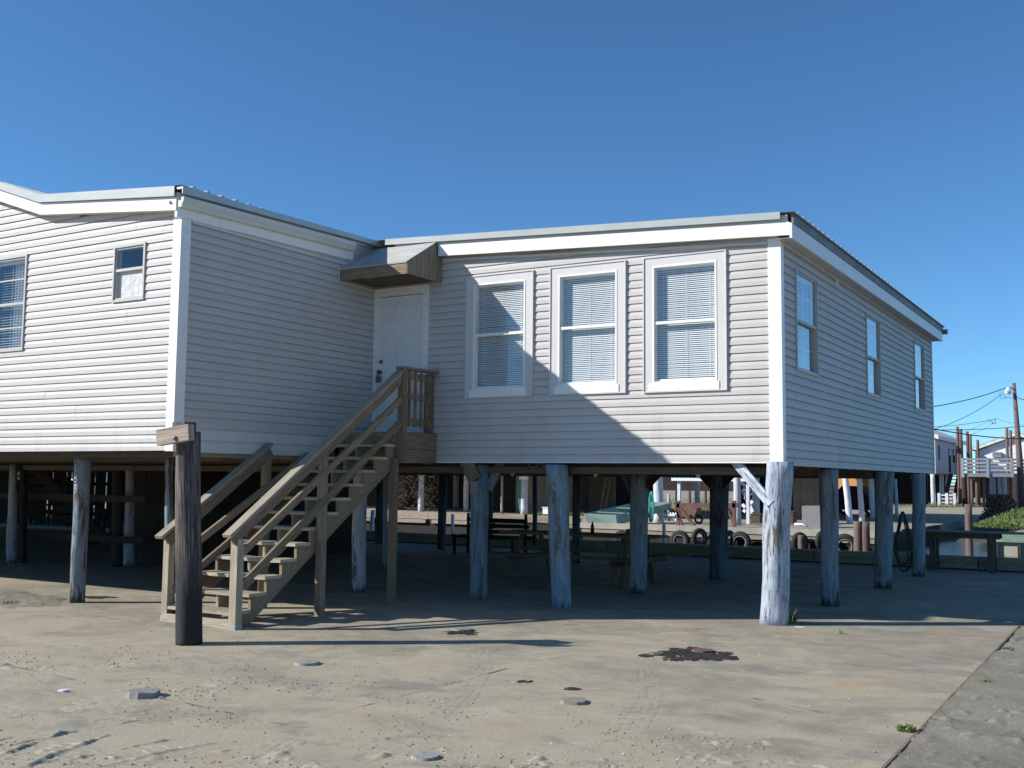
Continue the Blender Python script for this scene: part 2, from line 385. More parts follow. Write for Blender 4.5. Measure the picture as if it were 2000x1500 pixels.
    def ball(s, c, r, n=12, m=8, sx=1, sz=1):
        for i in range(m):
            for k in range(n):
                q = []
                for (a, b) in ((i, k), (i+1, k), (i+1, k+1), (i, k+1)):
                    t = math.pi*a/m; p = 2*math.pi*b/n
                    q.append((c[0]+r*sx*math.sin(t)*math.cos(p), c[1]+r*sx*math.sin(t)*math.sin(p), c[2]+r*sz*math.cos(t)))
                s.face(q, [(0, 0), (0, .1), (.1, .1), (.1, 0)], True)
        return s
    def mesh(s, name, mat):
        me = bpy.data.meshes.new(name); me.from_pydata(s.v, [], s.f)
        uv = me.uv_layers.new(name='UVMap'); flat = [c for f in s.uv for p in f for c in p]
        uv.data.foreach_set('uv', flat); me.polygons.foreach_set('use_smooth', s.sm)
        me.materials.append(MATS[mat] if isinstance(mat, str) else mat)
        bm = bmesh.new(); bm.from_mesh(me); bmesh.ops.remove_doubles(bm, verts=bm.verts, dist=1e-5); bmesh.ops.recalc_face_normals(bm, faces=bm.faces); bm.to_mesh(me); bm.free()
        return me
def props(o, label=None, cat=None, group=None, kind=None):
    for k, v in (('label', label), ('category', cat), ('group', group), ('kind', kind)):
        if v: o[k] = v
    return o
def thing(name, label, cat, loc=(0, 0, 0), group=None, rotz=0):
    o = bpy.data.objects.new(name, None); COL.objects.link(o); o.location = [float(c) for c in loc]; o.rotation_euler = (0, 0, rotz)
    o.empty_display_size = .1
    return props(o, label, cat, group)
def part(name, mb, mat, parent, label=None, world=True):
    """world=True: the mesh was built in world coordinates"""
    me = mb.mesh(name, mat) if isinstance(mb, MB) else mb
    o = bpy.data.objects.new(name, me); COL.objects.link(o)
    if parent is not None:
        o.parent = parent
        if world:
            q = parent; T = Vector((0, 0, 0))
            while q is not None: T += q.location; q = q.parent
            o.location = -T
    if label: o['label'] = label
    return o
def solo(name, mb, mat, label, cat, group=None, kind=None):
    o = bpy.data.objects.new(name, mb.mesh(name, mat)); COL.objects.link(o); return props(o, label, cat, group, kind)
def structure(name, mb, mat): 
    o = bpy.data.objects.new(name, mb.mesh(name, mat)); COL.objects.link(o); return props(o, kind='structure')
def grid_mesh(name, X, Y, Z, mat, keep=None):
    ny, nx = X.shape; v = np.stack([X, Y, Z], -1).reshape(-1, 3)
    idx = np.arange(ny*nx).reshape(ny, nx); q = np.stack([idx[:-1, :-1], idx[:-1, 1:], idx[1:, 1:], idx[1:, :-1]], -1).reshape(-1, 4)
    if keep is not None:
        kk = keep.reshape(-1)[q].any(1); q = q[kk]
        used = np.unique(q); rm = -np.ones(len(v), int); rm[used] = np.arange(len(used)); v = v[used]; q = rm[q]
    me = bpy.data.meshes.new(name); me.vertices.add(len(v)); me.vertices.foreach_set('co', v.astype(np.float32).ravel())
    me.loops.add(q.size); me.loops.foreach_set('vertex_index', q.ravel().astype(np.int32)); me.polygons.add(len(q))
    me.polygons.foreach_set('loop_start', (np.arange(len(q))*4).astype(np.int32)); me.polygons.foreach_set('use_smooth', np.ones(len(q), bool))
    me.update(); me.validate(); me.materials.append(MATS[mat]); o = bpy.data.objects.new(name, me); COL.objects.link(o); return o
def vnoise(X, Y, seed=0):
    xi = np.floor(X).astype(np.int64); yi = np.floor(Y).astype(np.int64); xf = X-xi; yf = Y-yi
    def h(a, b):
        n = (a*374761393+b*668265263+seed*2147483647) & 0xffffffff; n = ((n ^ (n >> 13))*1274126177) & 0xffffffff; n = n ^ (n >> 16); return (n & 0xffff)/65535.
    u = xf*xf*(3-2*xf); v = yf*yf*(3-2*yf)
    return (h(xi, yi)*(1-u)+h(xi+1, yi)*u)*(1-v)+(h(xi, yi+1)*(1-u)+h(xi+1, yi+1)*u)*v-.5
def fbm(X, Y, o=5, seed=0, g=.5):
    s = 0; a = 1
    for i in range(o): s = s+a*vnoise(X*2**i+i*17.3, Y*2**i-i*9.1, seed+i); a *= g
    return s

# ================================================================== SETTING
FB = 36.0           # front of the far bank
g = MB()
g.box(-400, 400, -300, 22.6, -3, -.045)
structure('ground', g, 'dirt')
g = MB(); g.box(-60, -1.42, -6, 22.55, -.2, 0); structure('concrete_slab', g, 'slab')
g = MB(); g.face([(-400, 22, -.5), (400, 22, -.5), (400, 60, -.5), (-400, 60, -.5)]); structure('canal_water', g, 'water')
g = MB()
g.box(-400, -7.3, FB+.25, 62, -3, .06); g.box(-4.3, 400, FB+.25, 62, -3, .04)
g.box(-2500, 2500, 62, 3500, -3, .03)
structure('far_bank', g, 'far_sand')
g = MB(); g.prism([(42.0, -3), (42.0, -.55), (58.5, .035), (62, .035), (62, -3)], 'x', -7.3, -4.3); structure('bank_slope', g, 'shaded_bank')
g = MB(); g.box(-1.42, -1.402, 2, 22.5, -.1, .006); solo('edging_strip', g, 'edging_wood', 'thin reddish timber strip along the right edge of the concrete slab', 'edging')

# sand drifted over the slab, with tyre ruts and crumbs (one sheet of real relief)
def sand_relief():
    xs = np.arange(-9.5, -.9, .016); ys = np.arange(2.6, 8.4, .016); X, Y = np.meshgrid(xs, ys)
    base = fbm(X*.9, Y*1.6, 5, 3)*.030 - .0105
    near = np.clip((6.2+.35*fbm(X*.8, Y*.0+3, 3, 8)*2-Y)/2.0, -1.2, 1)*.012
    left = np.clip((-5.6-X)/3, -.5, 1)*.004
    Z = base+near+left
    gr = fbm(X*9, Y*9, 4, 21)
    crumb_zone = np.clip(fbm(X*1.1+7, Y*1.5, 4, 33)*3.2+.15+(5.9-Y)*.35, 0, 1)
    Z += np.clip(gr-.18, 0, 1)*.045*crumb_zone
    Z += fbm(X*26, Y*26, 2, 41)*.0035
    def track(p0, p1, wd, amp, bend=0, tread=.05, rise=.0, bars=False):
        nonlocal Z
        p0 = np.array(p0); p1 = np.array(p1); d = p1-p0; L = np.hypot(*d); d = d/L; n = np.array([-d[1], d[0]])
        a = (X-p0[0])*d[0]+(Y-p0[1])*d[1]; c = (X-p0[0])*n[0]+(Y-p0[1])*n[1]-bend*np.sin(np.clip(a/L, 0, 1)*np.pi)
        m = np.clip(1-((np.abs(c)-wd)/.03), 0, 1)*np.clip(a/.15, 0, 1)*np.clip((L-a)/.15, 0, 1)
        ribs = .5+.5*np.sign(np.sin(c/wd*np.pi*2.6)); lug = .5+.5*np.sin(a/tread*2*np.pi+np.abs(c)*(12 if bars else 40))
        if bars: ribs = 1.0
        Z = Z+m*(rise-amp*.5+amp*(.5*ribs*lug)); edge = np.exp(-((np.abs(c)-wd-.03)/.022)**2)*np.clip(a/.15, 0, 1)*np.clip((L-a)/.15, 0, 1)
        Z = Z+edge*amp*.7*(.6+fbm(X*8, Y*8, 2, 5))
    track(onZ(-10, 1500)[:2], onZ(190, 1425)[:2], .12, .038, 0, .085, .006, True)
    track(onZ(-10, 1455)[:2], onZ(330, 1392)[:2], .06, .028, .05, .05, .008)
    track(onZ(470, 1500)[:2], onZ(690, 1390)[:2], .08, .012, .05, .06, .006)
    track(onZ(130, 1500)[:2], onZ(420, 1440)[:2], .10, .026, .03, .07, .004, True)
    track(onZ(880, 1500)[:2], onZ(1010, 1395)[:2], .07, .012, .03, .06, .005)
    track(onZ(1160, 1500)[:2], onZ(1262, 1300)[:2], .10, .007, .08, .05, .004)
    track(onZ(840, 1410)[:2], onZ(935, 1330)[:2], .08, .005, .03, .05, .004)
    track(onZ(1330, 1480)[:2], onZ(1520, 1400)[:2], .10, .010, .03, .06, .006)
    edge = np.minimum(np.minimum(X-xs[0], xs[-1]-X), np.minimum(Y-ys[0], ys[-1]-Y)); Z = Z-np.clip(.3-edge, 0, 1)*.2
    over = X > -1.40
    Z = np.where(over, np.clip(Z, -.06, .02)*.4-.012, Z)
    keep = Z > -.004
    keep[Y < 2.7] = False; keep |= (over & (Z > -.05))
    o = grid_mesh('sand_drift', X, Y, np.maximum(Z, -.03), 'sand_relief', keep); o['kind'] = 'structure'
sand_relief()
# rough dirt verge right of the slab
xs = np.arange(-1.403, 3.2, .02); ys = np.arange(4.0, 22.6, .03); X, Y = np.meshgrid(xs, ys)
Z = -.004+.006*np.exp(-(X+1.4)/.15)+fbm(X*2, Y*1.3, 5, 51)*.02+np.clip(fbm(X*9, Y*9, 3, 52)-.25, 0, 1)*.05-np.exp(-((X-.35-.08*Y*.2)/.09)**2)*.012*(1+np.sin(Y*60)*.4)
o = grid_mesh('verge', X, Y, Z, 'dirt'); o['kind'] = 'structure'
# soil patch left
xs = np.arange(-15.5, -11.4, .02); ys = np.arange(7.4, 10.2, .02); X, Y = np.meshgrid(xs, ys)
cxy = ((X+13.9)/1.75)**2+((Y-8.85)/.72)**2; Z = .05*(1-cxy)+fbm(X*3, Y*3, 5, 61)*.035; keep = Z > .001
o = grid_mesh('soil_patch', X, Y, np.maximum(Z, -.01), 'dirt', keep); o['kind'] = 'structure'

# crumbs and shells (countless)
def crumbs(name, n, fn, rmin, rmax, mat):
    ico = bmesh.new(); bmesh.ops.create_icosphere(ico, subdivisions=1, radius=1); bv = np.array([v.co[:] for v in ico.verts]); bf = np.array([[v.index for v in f.verts] for f in ico.faces]); ico.free()
    V = []; Fc = []; k = 0
    for i in range(n):
        p = fn(); 
        if p is None: continue
        r = rmin+(rmax-rmin)*random.random()**4
        q = bv*np.array([r*(.7+random.random()*.8), r*(.7+random.random()*.8), r*(.4+random.random()*.5)])*(1+.35*(rng.random((len(bv), 1))-.5))
        a = random.random()*6.28; c, s_ = math.cos(a), math.sin(a); q = q@np.array([[c, s_, 0], [-s_, c, 0], [0, 0, 1]])
        V.append(q+np.array(p)+np.array([0, 0, r*.25])); Fc.append(bf+k); k += len(bv)
    me = bpy.data.meshes.new(name); me.from_pydata(np.concatenate(V).tolist(), [], np.concatenate(Fc).tolist()); me.materials.append(MATS[mat])
    o = bpy.data.objects.new(name, me); COL.objects.link(o); o['kind'] = 'stuff'; return o
def p_slab():
    for _ in range(20):
        x = random.uniform(-9.3, -1.45); y = random.uniform(3.3, 9.5)
        d = float(fbm(np.array([x*1.1+7]), np.array([y*1.5]), 4, 33)[0])+.10*(6.3-y)
        if random.random() < max(.01, min(1, d*3)) and (y < 7.2 or random.random() < .12): return (x, y, .002)
o = crumbs('dirt_crumbs', 7000, p_slab, .0015, .009, 'sand_relief'); props(o, 'small crumbs of dry dirt scattered over the concrete slab', 'dirt crumbs')
def p_shell():
    x = random.uniform(-8.5, 2.0); y = random.uniform(3.8, 11); return (x, y, .003 if x < -1.4 else -.01)
o = crumbs('shell_bits', 420, p_shell, .002, .007, 'litter_white'); props(o, 'tiny white shell fragments scattered over the slab and dirt', 'shell fragments')
def p_verge():
    return (random.uniform(-1.36, 2.5), random.uniform(5.5, 18), -.012)
o = crumbs('verge_gravel', 5000, p_verge, .003, .02, 'dirt'); props(o, 'loose gravel on the dirt verge right of the slab', 'gravel')

# ================================================================== HOUSE
yC, yA, xD, xB, yF = 12.449, 8.720, -3.742, -9.86, 22.69
xL = -38.0
house = thing('stilt_house', 'grey vinyl sided house raised on stilts with white trim and metal roof', 'house', (-9.9, 12.4, 0))
def siding(name, plane, c, sgn, u0, u1, z0, courses, ztop, holes=(), mat='vinyl_siding'):
    """plane 'y': wall at y=c facing sgn; u is x.  plane 'x': wall at x=c, u is y. Overlapping courses with real laps"""
    mb = MB(); prof = [(.0175, 0.), (.0155, .50), (.006, .84), (.000, .93), (-.003, 1.)]
    z = z0; seams = {}
    for k, sp in enumerate(courses):
        z1 = z+sp; mid = (z+z1)/2
        if k % 2 == 0: cut = [u0+(u1-u0)*random.random() for _ in range(max(1, int((u1-u0)/4.5)))]
        segs = [(u0, u1)]
        for (a, b, h0, h1) in holes:
            if h0 < mid < h1:
                ns = []
                for s0, s1 in segs:
                    if b <= s0 or a >= s1: ns.append((s0, s1)); continue
                    if a > s0: ns.append((s0, a))
                    if b < s1: ns.append((b, s1))
                segs = ns
        ns = []
        for s0, s1 in segs:
            pts = [s0]+sorted(q for q in cut if s0+.1 < q < s1-.1)+[s1]
            for pa, pb in zip(pts, pts[1:]):
                if z1 <= min(ztop(pa), ztop(pb)): ns.append((pa, pb)); continue
                # cut the course where the sloping top crosses it
                m = 60; run_ = None
                for i in range(m+1):
                    uu = pa+(pb-pa)*i/m; ok = ztop(uu) >= z
                    if ok and run_ is None: run_ = uu
                    if (not ok or i == m) and run_ is not None:
                        if uu-run_ > .03: ns.append((run_, uu))
                        run_ = None
        for j, (s0, s1) in enumerate(ns):
            # clip against a sloping top
            zm = min(ztop(s0), ztop(s1))
            
            off = .0016*(j % 2)+random.uniform(0, .0008)
            dz = random.uniform(-.0012, .0012)
            rows = []
            for (o_, t) in prof:
                zz = z+sp*t+dz; w_ = c+sgn*(o_+off)
                rows.append([(s0, w_, zz), (s1, w_, zz)] if plane == 'y' else [(w_, s0, zz), (w_, s1, zz)])
            inn = c
            low = [(s0, inn, z+dz), (s1, inn, z+dz)] if plane == 'y' else [(inn, s0, z+dz), (inn, s1, z+dz)]
            mb.face([low[0], low[1], rows[0][1], rows[0][0]])
            for A, B in zip(rows, rows[1:]): mb.face([A[0], A[1], B[1], B[0]])
            hi = [(s0, inn, z1+dz), (s1, inn, z1+dz)] if plane == 'y' else [(inn, s0, z1+dz), (inn, s1, z1+dz)]
            mb.face([rows[-1][0], rows[-1][1], hi[1], hi[0]])
            for e in (0, 1): mb.face([low[e]]+[r[e] for r in rows]+[hi[e]])
            # sheathing behind
            q0 = c-sgn*.03
            if plane == 'y': mb.face([(s0, q0, z), (s1, q0, z), (s1, q0, z1), (s0, q0, z1)])
            else: mb.face([(q0, s0, z), (q0, s1, z), (q0, s1, z1), (q0, s0, z1)])
        z = z1
    return part(name, mb, mat, house, {'siding_base': 'paler wide siding courses at the foot of the shaded wall'}.get(name))
zC0, zD0, zA0 = 1.8964, 1.860, 1.958
topC = lambda x: 4.545+.054*(-3.86-x)
topA = lambda x: 4.789+.077*(-9.86-x) if x > -12.34 else 4.98+.33*(-12.34-x) if x > -13.77 else 5.452-.026*(-13.77-x)
topB = lambda y: 4.80
Cwins = [(-8.21, -7.118, 2.775, 4.506), (-6.862, -5.742, 2.778, 4.507), (-5.500, -4.391, 2.768, 4.505)]
Dwins = [(13.045, 14.045, 3.04, 4.335), (16.86, 17.84, 3.02, 4.305), (20.77, 21.76, 3.03, 4.345)]
Awins = [(-11.029, -10.448, 3.796, 4.508), (-13.663, -12.769, 3.294, 4.590)]
doorh = (-9.80, -8.93, 2.30, 4.36)
sh = lambda L, m=.05: [(a+m, b-m, c+m, d-m) for a, b, c, d in L]
wallC = siding('siding_wall', 'y', yC, -1, xB+.0, xD-.0, zC0, [.1016]*30, lambda x: topC(x)+.05, sh(Cwins)+[doorh])
wallD = siding('siding_wall', 'x', xD, 1, yC, yF, zD0, [.1016]*27, lambda y: 4.56, sh(Dwins))
wallA = siding('siding_wall', 'y', yA, -1, xL, xB, zA0, [.0973]*43, lambda x: topA(x)+.04, sh(Awins, .03))
wallB = siding('siding_wall', 'x', xB, 1, yA, yC, 2.236, [.14]+[.0973]*25, lambda y: 4.80, ())
siding('siding_base', 'x', xB+.001, 1, yA, yC, 1.944, [.15, .142], lambda y: 4.80, (), 'casing')
wallL = siding('siding_wall', 'x', xL, -1, yA, yF, zA0, [.1016]*29, lambda y: 4.75, ())
wallR = siding('siding_wall', 'y', yF, 1, xL, xD, zA0, [.1016]*29, lambda x: 4.95 if x < -9.8 else 4.6, ())

# floor, partition, girders
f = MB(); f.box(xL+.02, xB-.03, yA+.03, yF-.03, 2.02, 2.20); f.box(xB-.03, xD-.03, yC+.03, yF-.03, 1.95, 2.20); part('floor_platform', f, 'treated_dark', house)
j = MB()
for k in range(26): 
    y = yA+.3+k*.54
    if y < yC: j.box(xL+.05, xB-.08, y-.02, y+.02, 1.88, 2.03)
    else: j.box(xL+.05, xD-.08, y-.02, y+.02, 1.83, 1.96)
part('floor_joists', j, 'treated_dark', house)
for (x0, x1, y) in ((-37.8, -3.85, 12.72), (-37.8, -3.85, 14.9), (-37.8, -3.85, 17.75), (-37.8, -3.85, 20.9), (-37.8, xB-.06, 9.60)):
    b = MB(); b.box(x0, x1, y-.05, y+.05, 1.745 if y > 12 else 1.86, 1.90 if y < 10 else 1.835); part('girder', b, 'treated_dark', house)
b = MB(); b.box(xB+.0, xB-.05, yA+.05, yC+.2, 1.89, 1.945); part('rim_board', b, 'treated', house)
# room walls behind the windows keep the inside dark
b = MB(); b.box(xB+.1, xD-.08, 15.6, 15.66, 2.2, 4.7); b.box(xB+.1, xB+.16, yC+.1, 15.6, 2.2, 4.7); b.box(-7.5, -7.4, 15.7, yF-.1, 2.2, 4.7); b.box(-12.0, -11.95, yA+.1, 12, 2.2, 4.9); b.box(-16, xB-.2, 12, 12.05, 2.2, 4.7)
part('inner_walls', b, 'interior', house)
b = MB(); b.box(xL+.05, xB-.05, yA+.05, yF-.05, 4.72, 4.75); b.box(xB-.05, xD-.05, yC+.05, yF-.05, 4.60, 4.62); part('ceiling', b, 'interior', house)

# trims ---------------------------------------------------------------
def corner(x0, x1, y0, y1, z0, z1): b = MB(); b.box(x0, x1, y0, y1, z0, z1); return b
bb = MB(); bb.box(-3.875, -3.715, yC-.024, yC+.02, 1.885, 4.58); bb.box(-3.76, -3.716, yC+.02, yC+.10, 1.865, 4.56); part('corner_board', bb, 'white_trim', house)
bb = MB(); bb.box(-9.972, xB+.024, yA-.025, yA+.02, 1.95, 4.81); bb.box(xB-.02, xB+.0245, yA+.02, yA+.125, 1.955, 4.76); part('corner_board', bb, 'white_trim', house)
bb = MB(); bb.box(xD-.05, xD+.022, yF-.10, yF+.022, 1.855, 4.56); part('corner_board', bb, 'tan_vinyl', house)
# skirt line under the walls (starter trim)
bb = MB(); bb.box(xB+.05, -3.875, yC-.020, yC+.01, 1.883, 1.897); part('starter_strip', bb, 'white_trim', house)
# C fascia and D fascia
def slopebox(mb, x0, x1, y0, y1, zf, h0, h1):
    pts = [(x0, zf(x0)+h0), (x1, zf(x1)+h0), (x1, zf(x1)+h1), (x0, zf(x0)+h1)]; mb.prism(pts, 'y', y0, y1)
fz = lambda x: 4.574+.0497*(-3.62-x)
m_ = MB(); slopebox(m_, -8.62, -3.57, 12.30, 12.33, fz, 0, .158); part('fascia', m_, 'white_trim', house)
m_ = MB(); m_.box(-3.57, -3.54, 12.30, 22.86, 4.535, 4.715); part('fascia', m_, 'white_trim', house)
m_ = MB(); m_.box(-3.735, -3.572, 12.335, 22.85, 4.545, 4.555); slopebox(m_, -8.62, -3.74, 12.331, 12.44, fz, .010, .020); part('soffit', m_, 'soffit_white', house)
m_ = MB(); slopebox(m_, -8.62, -3.88, yC-.045, yC-.018, lambda x: topC(x), -.035, -.005); m_.box(xD+.018, xD+.04, yC+.05, 17.0, 4.505, 4.545); m_.box(xD+.018, xD+.03, 17.0, yF, 4.515, 4.545); part('frieze_trim', m_, 'soffit_white', house)
m_ = MB(); slopebox(m_, -9.4, -3.6, 12.308, 12.36, fz, .159, .245); part('sub_fascia', m_, 'casing', house)
m_ = MB(); slopebox(m_, -9.55, -6.62, 12.262, 12.275, lambda x: 4.768+.0520*(-3.68-x), 0, .082); slopebox(m_, -6.64, -3.67, 12.258, 12.27, lambda x: 4.768+.0520*(-3.68-x), -.002, .081)
slopebox(m_, -9.55, -3.67, 12.262, 12.40, lambda x: 4.850+.0520*(-3.68-x), 0, .004); part('roof_flashing', m_, 'flashing', house)
# roofs: ribbed sheets
def ribbed(name, y0, y1, pts, mat='galvanised', rib=.229, h=.026):
    """pts: (x,z) polyline down the slope; ribs run down the slope"""
    mb = MB(); prof = []; y = y0
    while y < y1-.001:
        for d, hh in ((0, 0), (.15, 0), (.168, h), (.20, h), (.218, 0)):
            if y+d <= y1: prof.append((y+d, hh))
        y += rib
    prof.append((y1, 0))
    for (xa, za), (xb, zb) in zip(pts, pts[1:]):
        for (ya, ha), (yb, hb) in zip(prof, prof[1:]):
            mb.face([(xa, ya, za+ha), (xb, ya, zb+ha), (xb, yb, zb+hb), (xa, yb, za+hb)])
            mb.face([(xa, ya, za-.012), (xb, ya, zb-.012), (xb, yb, zb-.012), (xa, yb, za-.012)])
    for e in (0, -1):
        x_, z_ = pts[e]
        for (ya, ha), (yb, hb) in zip(prof, prof[1:]): mb.face([(x_, ya, z_-.012), (x_, yb, z_-.012), (x_, yb, z_+hb), (x_, ya, z_+ha)])
    return part(name, mb, mat, house)
ribbed('roof', 12.29, 22.93, [(-9.78, 5.168), (-3.50, 4.842)])
# shared slope of the left part, with its kink and ridge
ribbed('roof', 8.567, 12.5, [(-38.3, 5.09), (-13.77, 5.747), (-12.36, 5.298), (-9.70, 5.085)])
ribbed('roof', 12.5, 22.9, [(-38.3, 5.09), (-13.77, 5.747), (-12.36, 5.298), (-9.78, 5.172)])
# B eave
m_ = MB(); m_.prism([(8.60, 4.725), (12.30, 4.80), (12.30, 5.12), (8.60, 5.02)], 'x', xB+.01, xB+.05); part('fascia', m_, 'white_trim', house)
m_ = MB(); m_.prism([(8.57, 4.985), (12.40, 5.085), (12.40, 5.155), (8.57, 5.068)], 'x', -9.705, -9.695); m_.prism([(8.57, 5.045), (12.40, 5.15), (12.40, 5.155), (8.57, 5.068)], 'x', -9.80, -9.705); part('eave_flashing', m_, 'galvanised', house)
m_ = MB(); m_.prism([(11.86, 4.80), (12.42, 4.84), (12.42, 5.08), (11.86, 5.05)], 'x', xB+.05, xB+.06); part('step_flashing', m_, 'galvanised', house)
g_ = MB(); gp = [(0, 0), (.07, 0), (.078, .03), (.105, .075), (.108, .12), (.10, .12), (.096, .078), (.068, .036), (.062, .01), (.006, .01), (.006, .12), (0, .12)]
A = [(xB+.05+a, 8.60, 4.835+b) for a, b in gp]; B_ = [(xB+.05+a, 11.80, 4.915+b) for a, b in gp]
for k in range(len(gp)): kk = (k+1) % len(gp); g_.face([A[k], A[kk], B_[kk], B_[k]])
solid = [(0, 0), (.07, 0), (.078, .03), (.105, .075), (.108, .12), (0, .12)]
g_.face([(xB+.05+a, 8.602, 4.835+b) for a, b in solid]); g_.face([(xB+.05+a, 11.798, 4.915+b) for a, b in solid]); part('gutter', g_, 'gutter_cream', house)
m_ = MB(); m_.box(xB+.018, xB+.03, yA+.14, 11.9, 4.70, 4.74); part('frieze_trim', m_, 'soffit_white', house)
# A fascia with its kink
def polybox(mb, top, bot, y0, y1): mb.prism(bot+top[::-1], 'y', y0, y1)
fb = [(-38.3, 4.86), (-13.77, 5.51), (-12.39, 5.056), (-9.82, 4.802)]; ft = [(x, z+h) for (x, z), h in zip(fb, (.155, .155, .15, .155))]
m_ = MB(); polybox(m_, ft, fb, 8.587, 8.617); part('fascia', m_, 'white_trim', house)
m_ = MB(); polybox(m_, [(x, z+.055) for x, z in ft], [(x, z+.001) for x, z in ft], 8.597, 8.657); part('sub_fascia', m_, 'casing', house)
m_ = MB(); polybox(m_, [(x, z+.010) for x, z in ((-38.3, 5.095), (-13.77, 5.752), (-12.36, 5.304), (-9.82, 5.075))], [(x, z+.006) for x, z in ft], 8.551, 8.563); part('roof_flashing', m_, 'flashing', house)
m_ = MB(); polybox(m_, [(x, z+.012) for x, z in fb], [(x, z+.002) for x, z in fb], 8.618, 8.717); part('soffit', m_, 'soffit_white', house)
m_ = MB(); m_.box(-9.925, -9.912, 8.572, 8.585, 4.885, 4.925); m_.box(-9.895, -9.888, 8.572, 8.585, 4.885, 4.90); part('wire_hook', m_, 'old_metal', house)
# gutter stub on the far corner, rusty eave filler on the D side
m_ = MB(); m_.beam((-3.53, 22.93, 4.74), (-3.53, 23.10, 4.76), .12, .1); part('gutter', m_, 'old_metal', house)
m_ = MB(); m_.box(-3.565, -3.53, 12.34, 22.9, 4.718, 4.826); part('eave_filler', m_, 'old_metal', house)
m_ = MB(); m_.box(xD+.016, xD+.045, 15.05, 15.09, 4.42, 4.54); part('siding_clip', m_, 'white_trim', house)

# windows ---------------------------------------------------------------
def fr(plane, c, sgn):
    """local (u, depth outward, z) to world"""
    if plane == 'y': return lambda u, n, z: (u, c+sgn*n, z)
    return lambda u, n, z: (c+sgn*n, u, z)
def lbox(mb, T, u0, u1, n0, n1, z0, z1):
    a = T(u0, n0, z0); b = T(u1, n1, z1)
    mb.box(min(a[0], b[0]), max(a[0], b[0]), min(a[1], b[1]), max(a[1], b[1]), z0, z1)
def frame(mb, T, u0, u1, z0, z1, wd, n0, n1, wt=None, wb=None):
    wt = wt or wd; wb = wb or wd
    lbox(mb, T, u0, u0+wd, n0, n1, z0, z1); lbox(mb, T, u1-wd, u1, n0, n1, z0, z1)
    lbox(mb, T, u0+wd, u1-wd, n0, n1, z1-wt, z1); lbox(mb, T, u0+wd, u1-wd, n0, n1, z0, z0+wb)
def blind(T, u0, u1, z0, z1, n, tilt, lift=0, pitch=.0255, hw=.0125):
    mb = MB(); z = z1-.03; s = math.sin(tilt); c = math.cos(tilt)
    while z > z0+.01:
        dz = random.uniform(-.0015, .0015); e = random.uniform(-.0015, .0015)
        q = [(u0, n-hw*c, z+dz-hw*s), (u1, n-hw*c, z+dz-hw*s+e), (u1, n+hw*c, z+dz+hw*s+e), (u0, n+hw*c, z+dz+hw*s)]
        mb.face([T(*p) for p in q]); z -= pitch
    lbox(mb, T, u0, u1, n-.02, n+.02, z1-.03, z1)
    for t in (.12, .5, .88):
        u = u0+(u1-u0)*t; lbox(mb, T, u-.0015, u+.0015, n+hw+.001, n+hw+.003, z0, z1)
    return mb
def big_window(o, rail, label):
    a, b, z0, z1 = o; T = fr('y', yC, -1); win = MB()
    frame(win, T, a, b, z0, z1, .014, .0, .043)                      # J channel
    frame(win, T, a+.014, b-.014, z0+.014, z1-.014, .115, .0, .030, .105, .10)   # flat casing
    W = part('window', win, 'casing', house, label)
    ga, gb, gz0, gz1 = a+.129, b-.129, z0+.115, z1-.119
    s = MB(); frame(s, T, ga-.002, gb+.002, gz0, gz1, .024, -.09, .036)
    lbox(s, T, ga+.02, gb-.02, -.02, .022, rail-.020, rail+.016)
    frame(s, T, ga+.024, gb-.024, gz0+.024, rail-.012, .012, -.04, -.012, .012, .03)
    part('sash', s, 'white_trim', W)
    ap = MB(); lbox(ap, T, a+.075, b-.10, .030, .040, z0+.016, z0+.118); part('apron', ap, 'white_trim', W)
    p = MB(); q = [(ga+.02, .008, rail+.01), (gb-.02, .008, rail+.01), (gb-.02, .008, gz1-.02), (ga+.02, .008, gz1-.02)]; p.face([T(*x) for x in q]); part('pane', p, 'glass', W)
    p = MB(); q = [(ga+.02, -.026, gz0+.02), (gb-.02, -.026, gz0+.02), (gb-.02, -.026, rail-.01), (ga+.02, -.026, rail-.01)]; p.face([T(*x) for x in q]); part('pane', p, 'glass', W)
    part('blind', blind(T, ga+.02, gb-.02, gz0+.015, gz1-.012, -.070, math.radians(-54)), 'blind_white', W)
for o_, rl, lb in zip(Cwins, (3.664, 3.675, 3.655), ('window beside the door', 'middle window of the three', 'window nearest the corner')): big_window(o_, rl, lb)
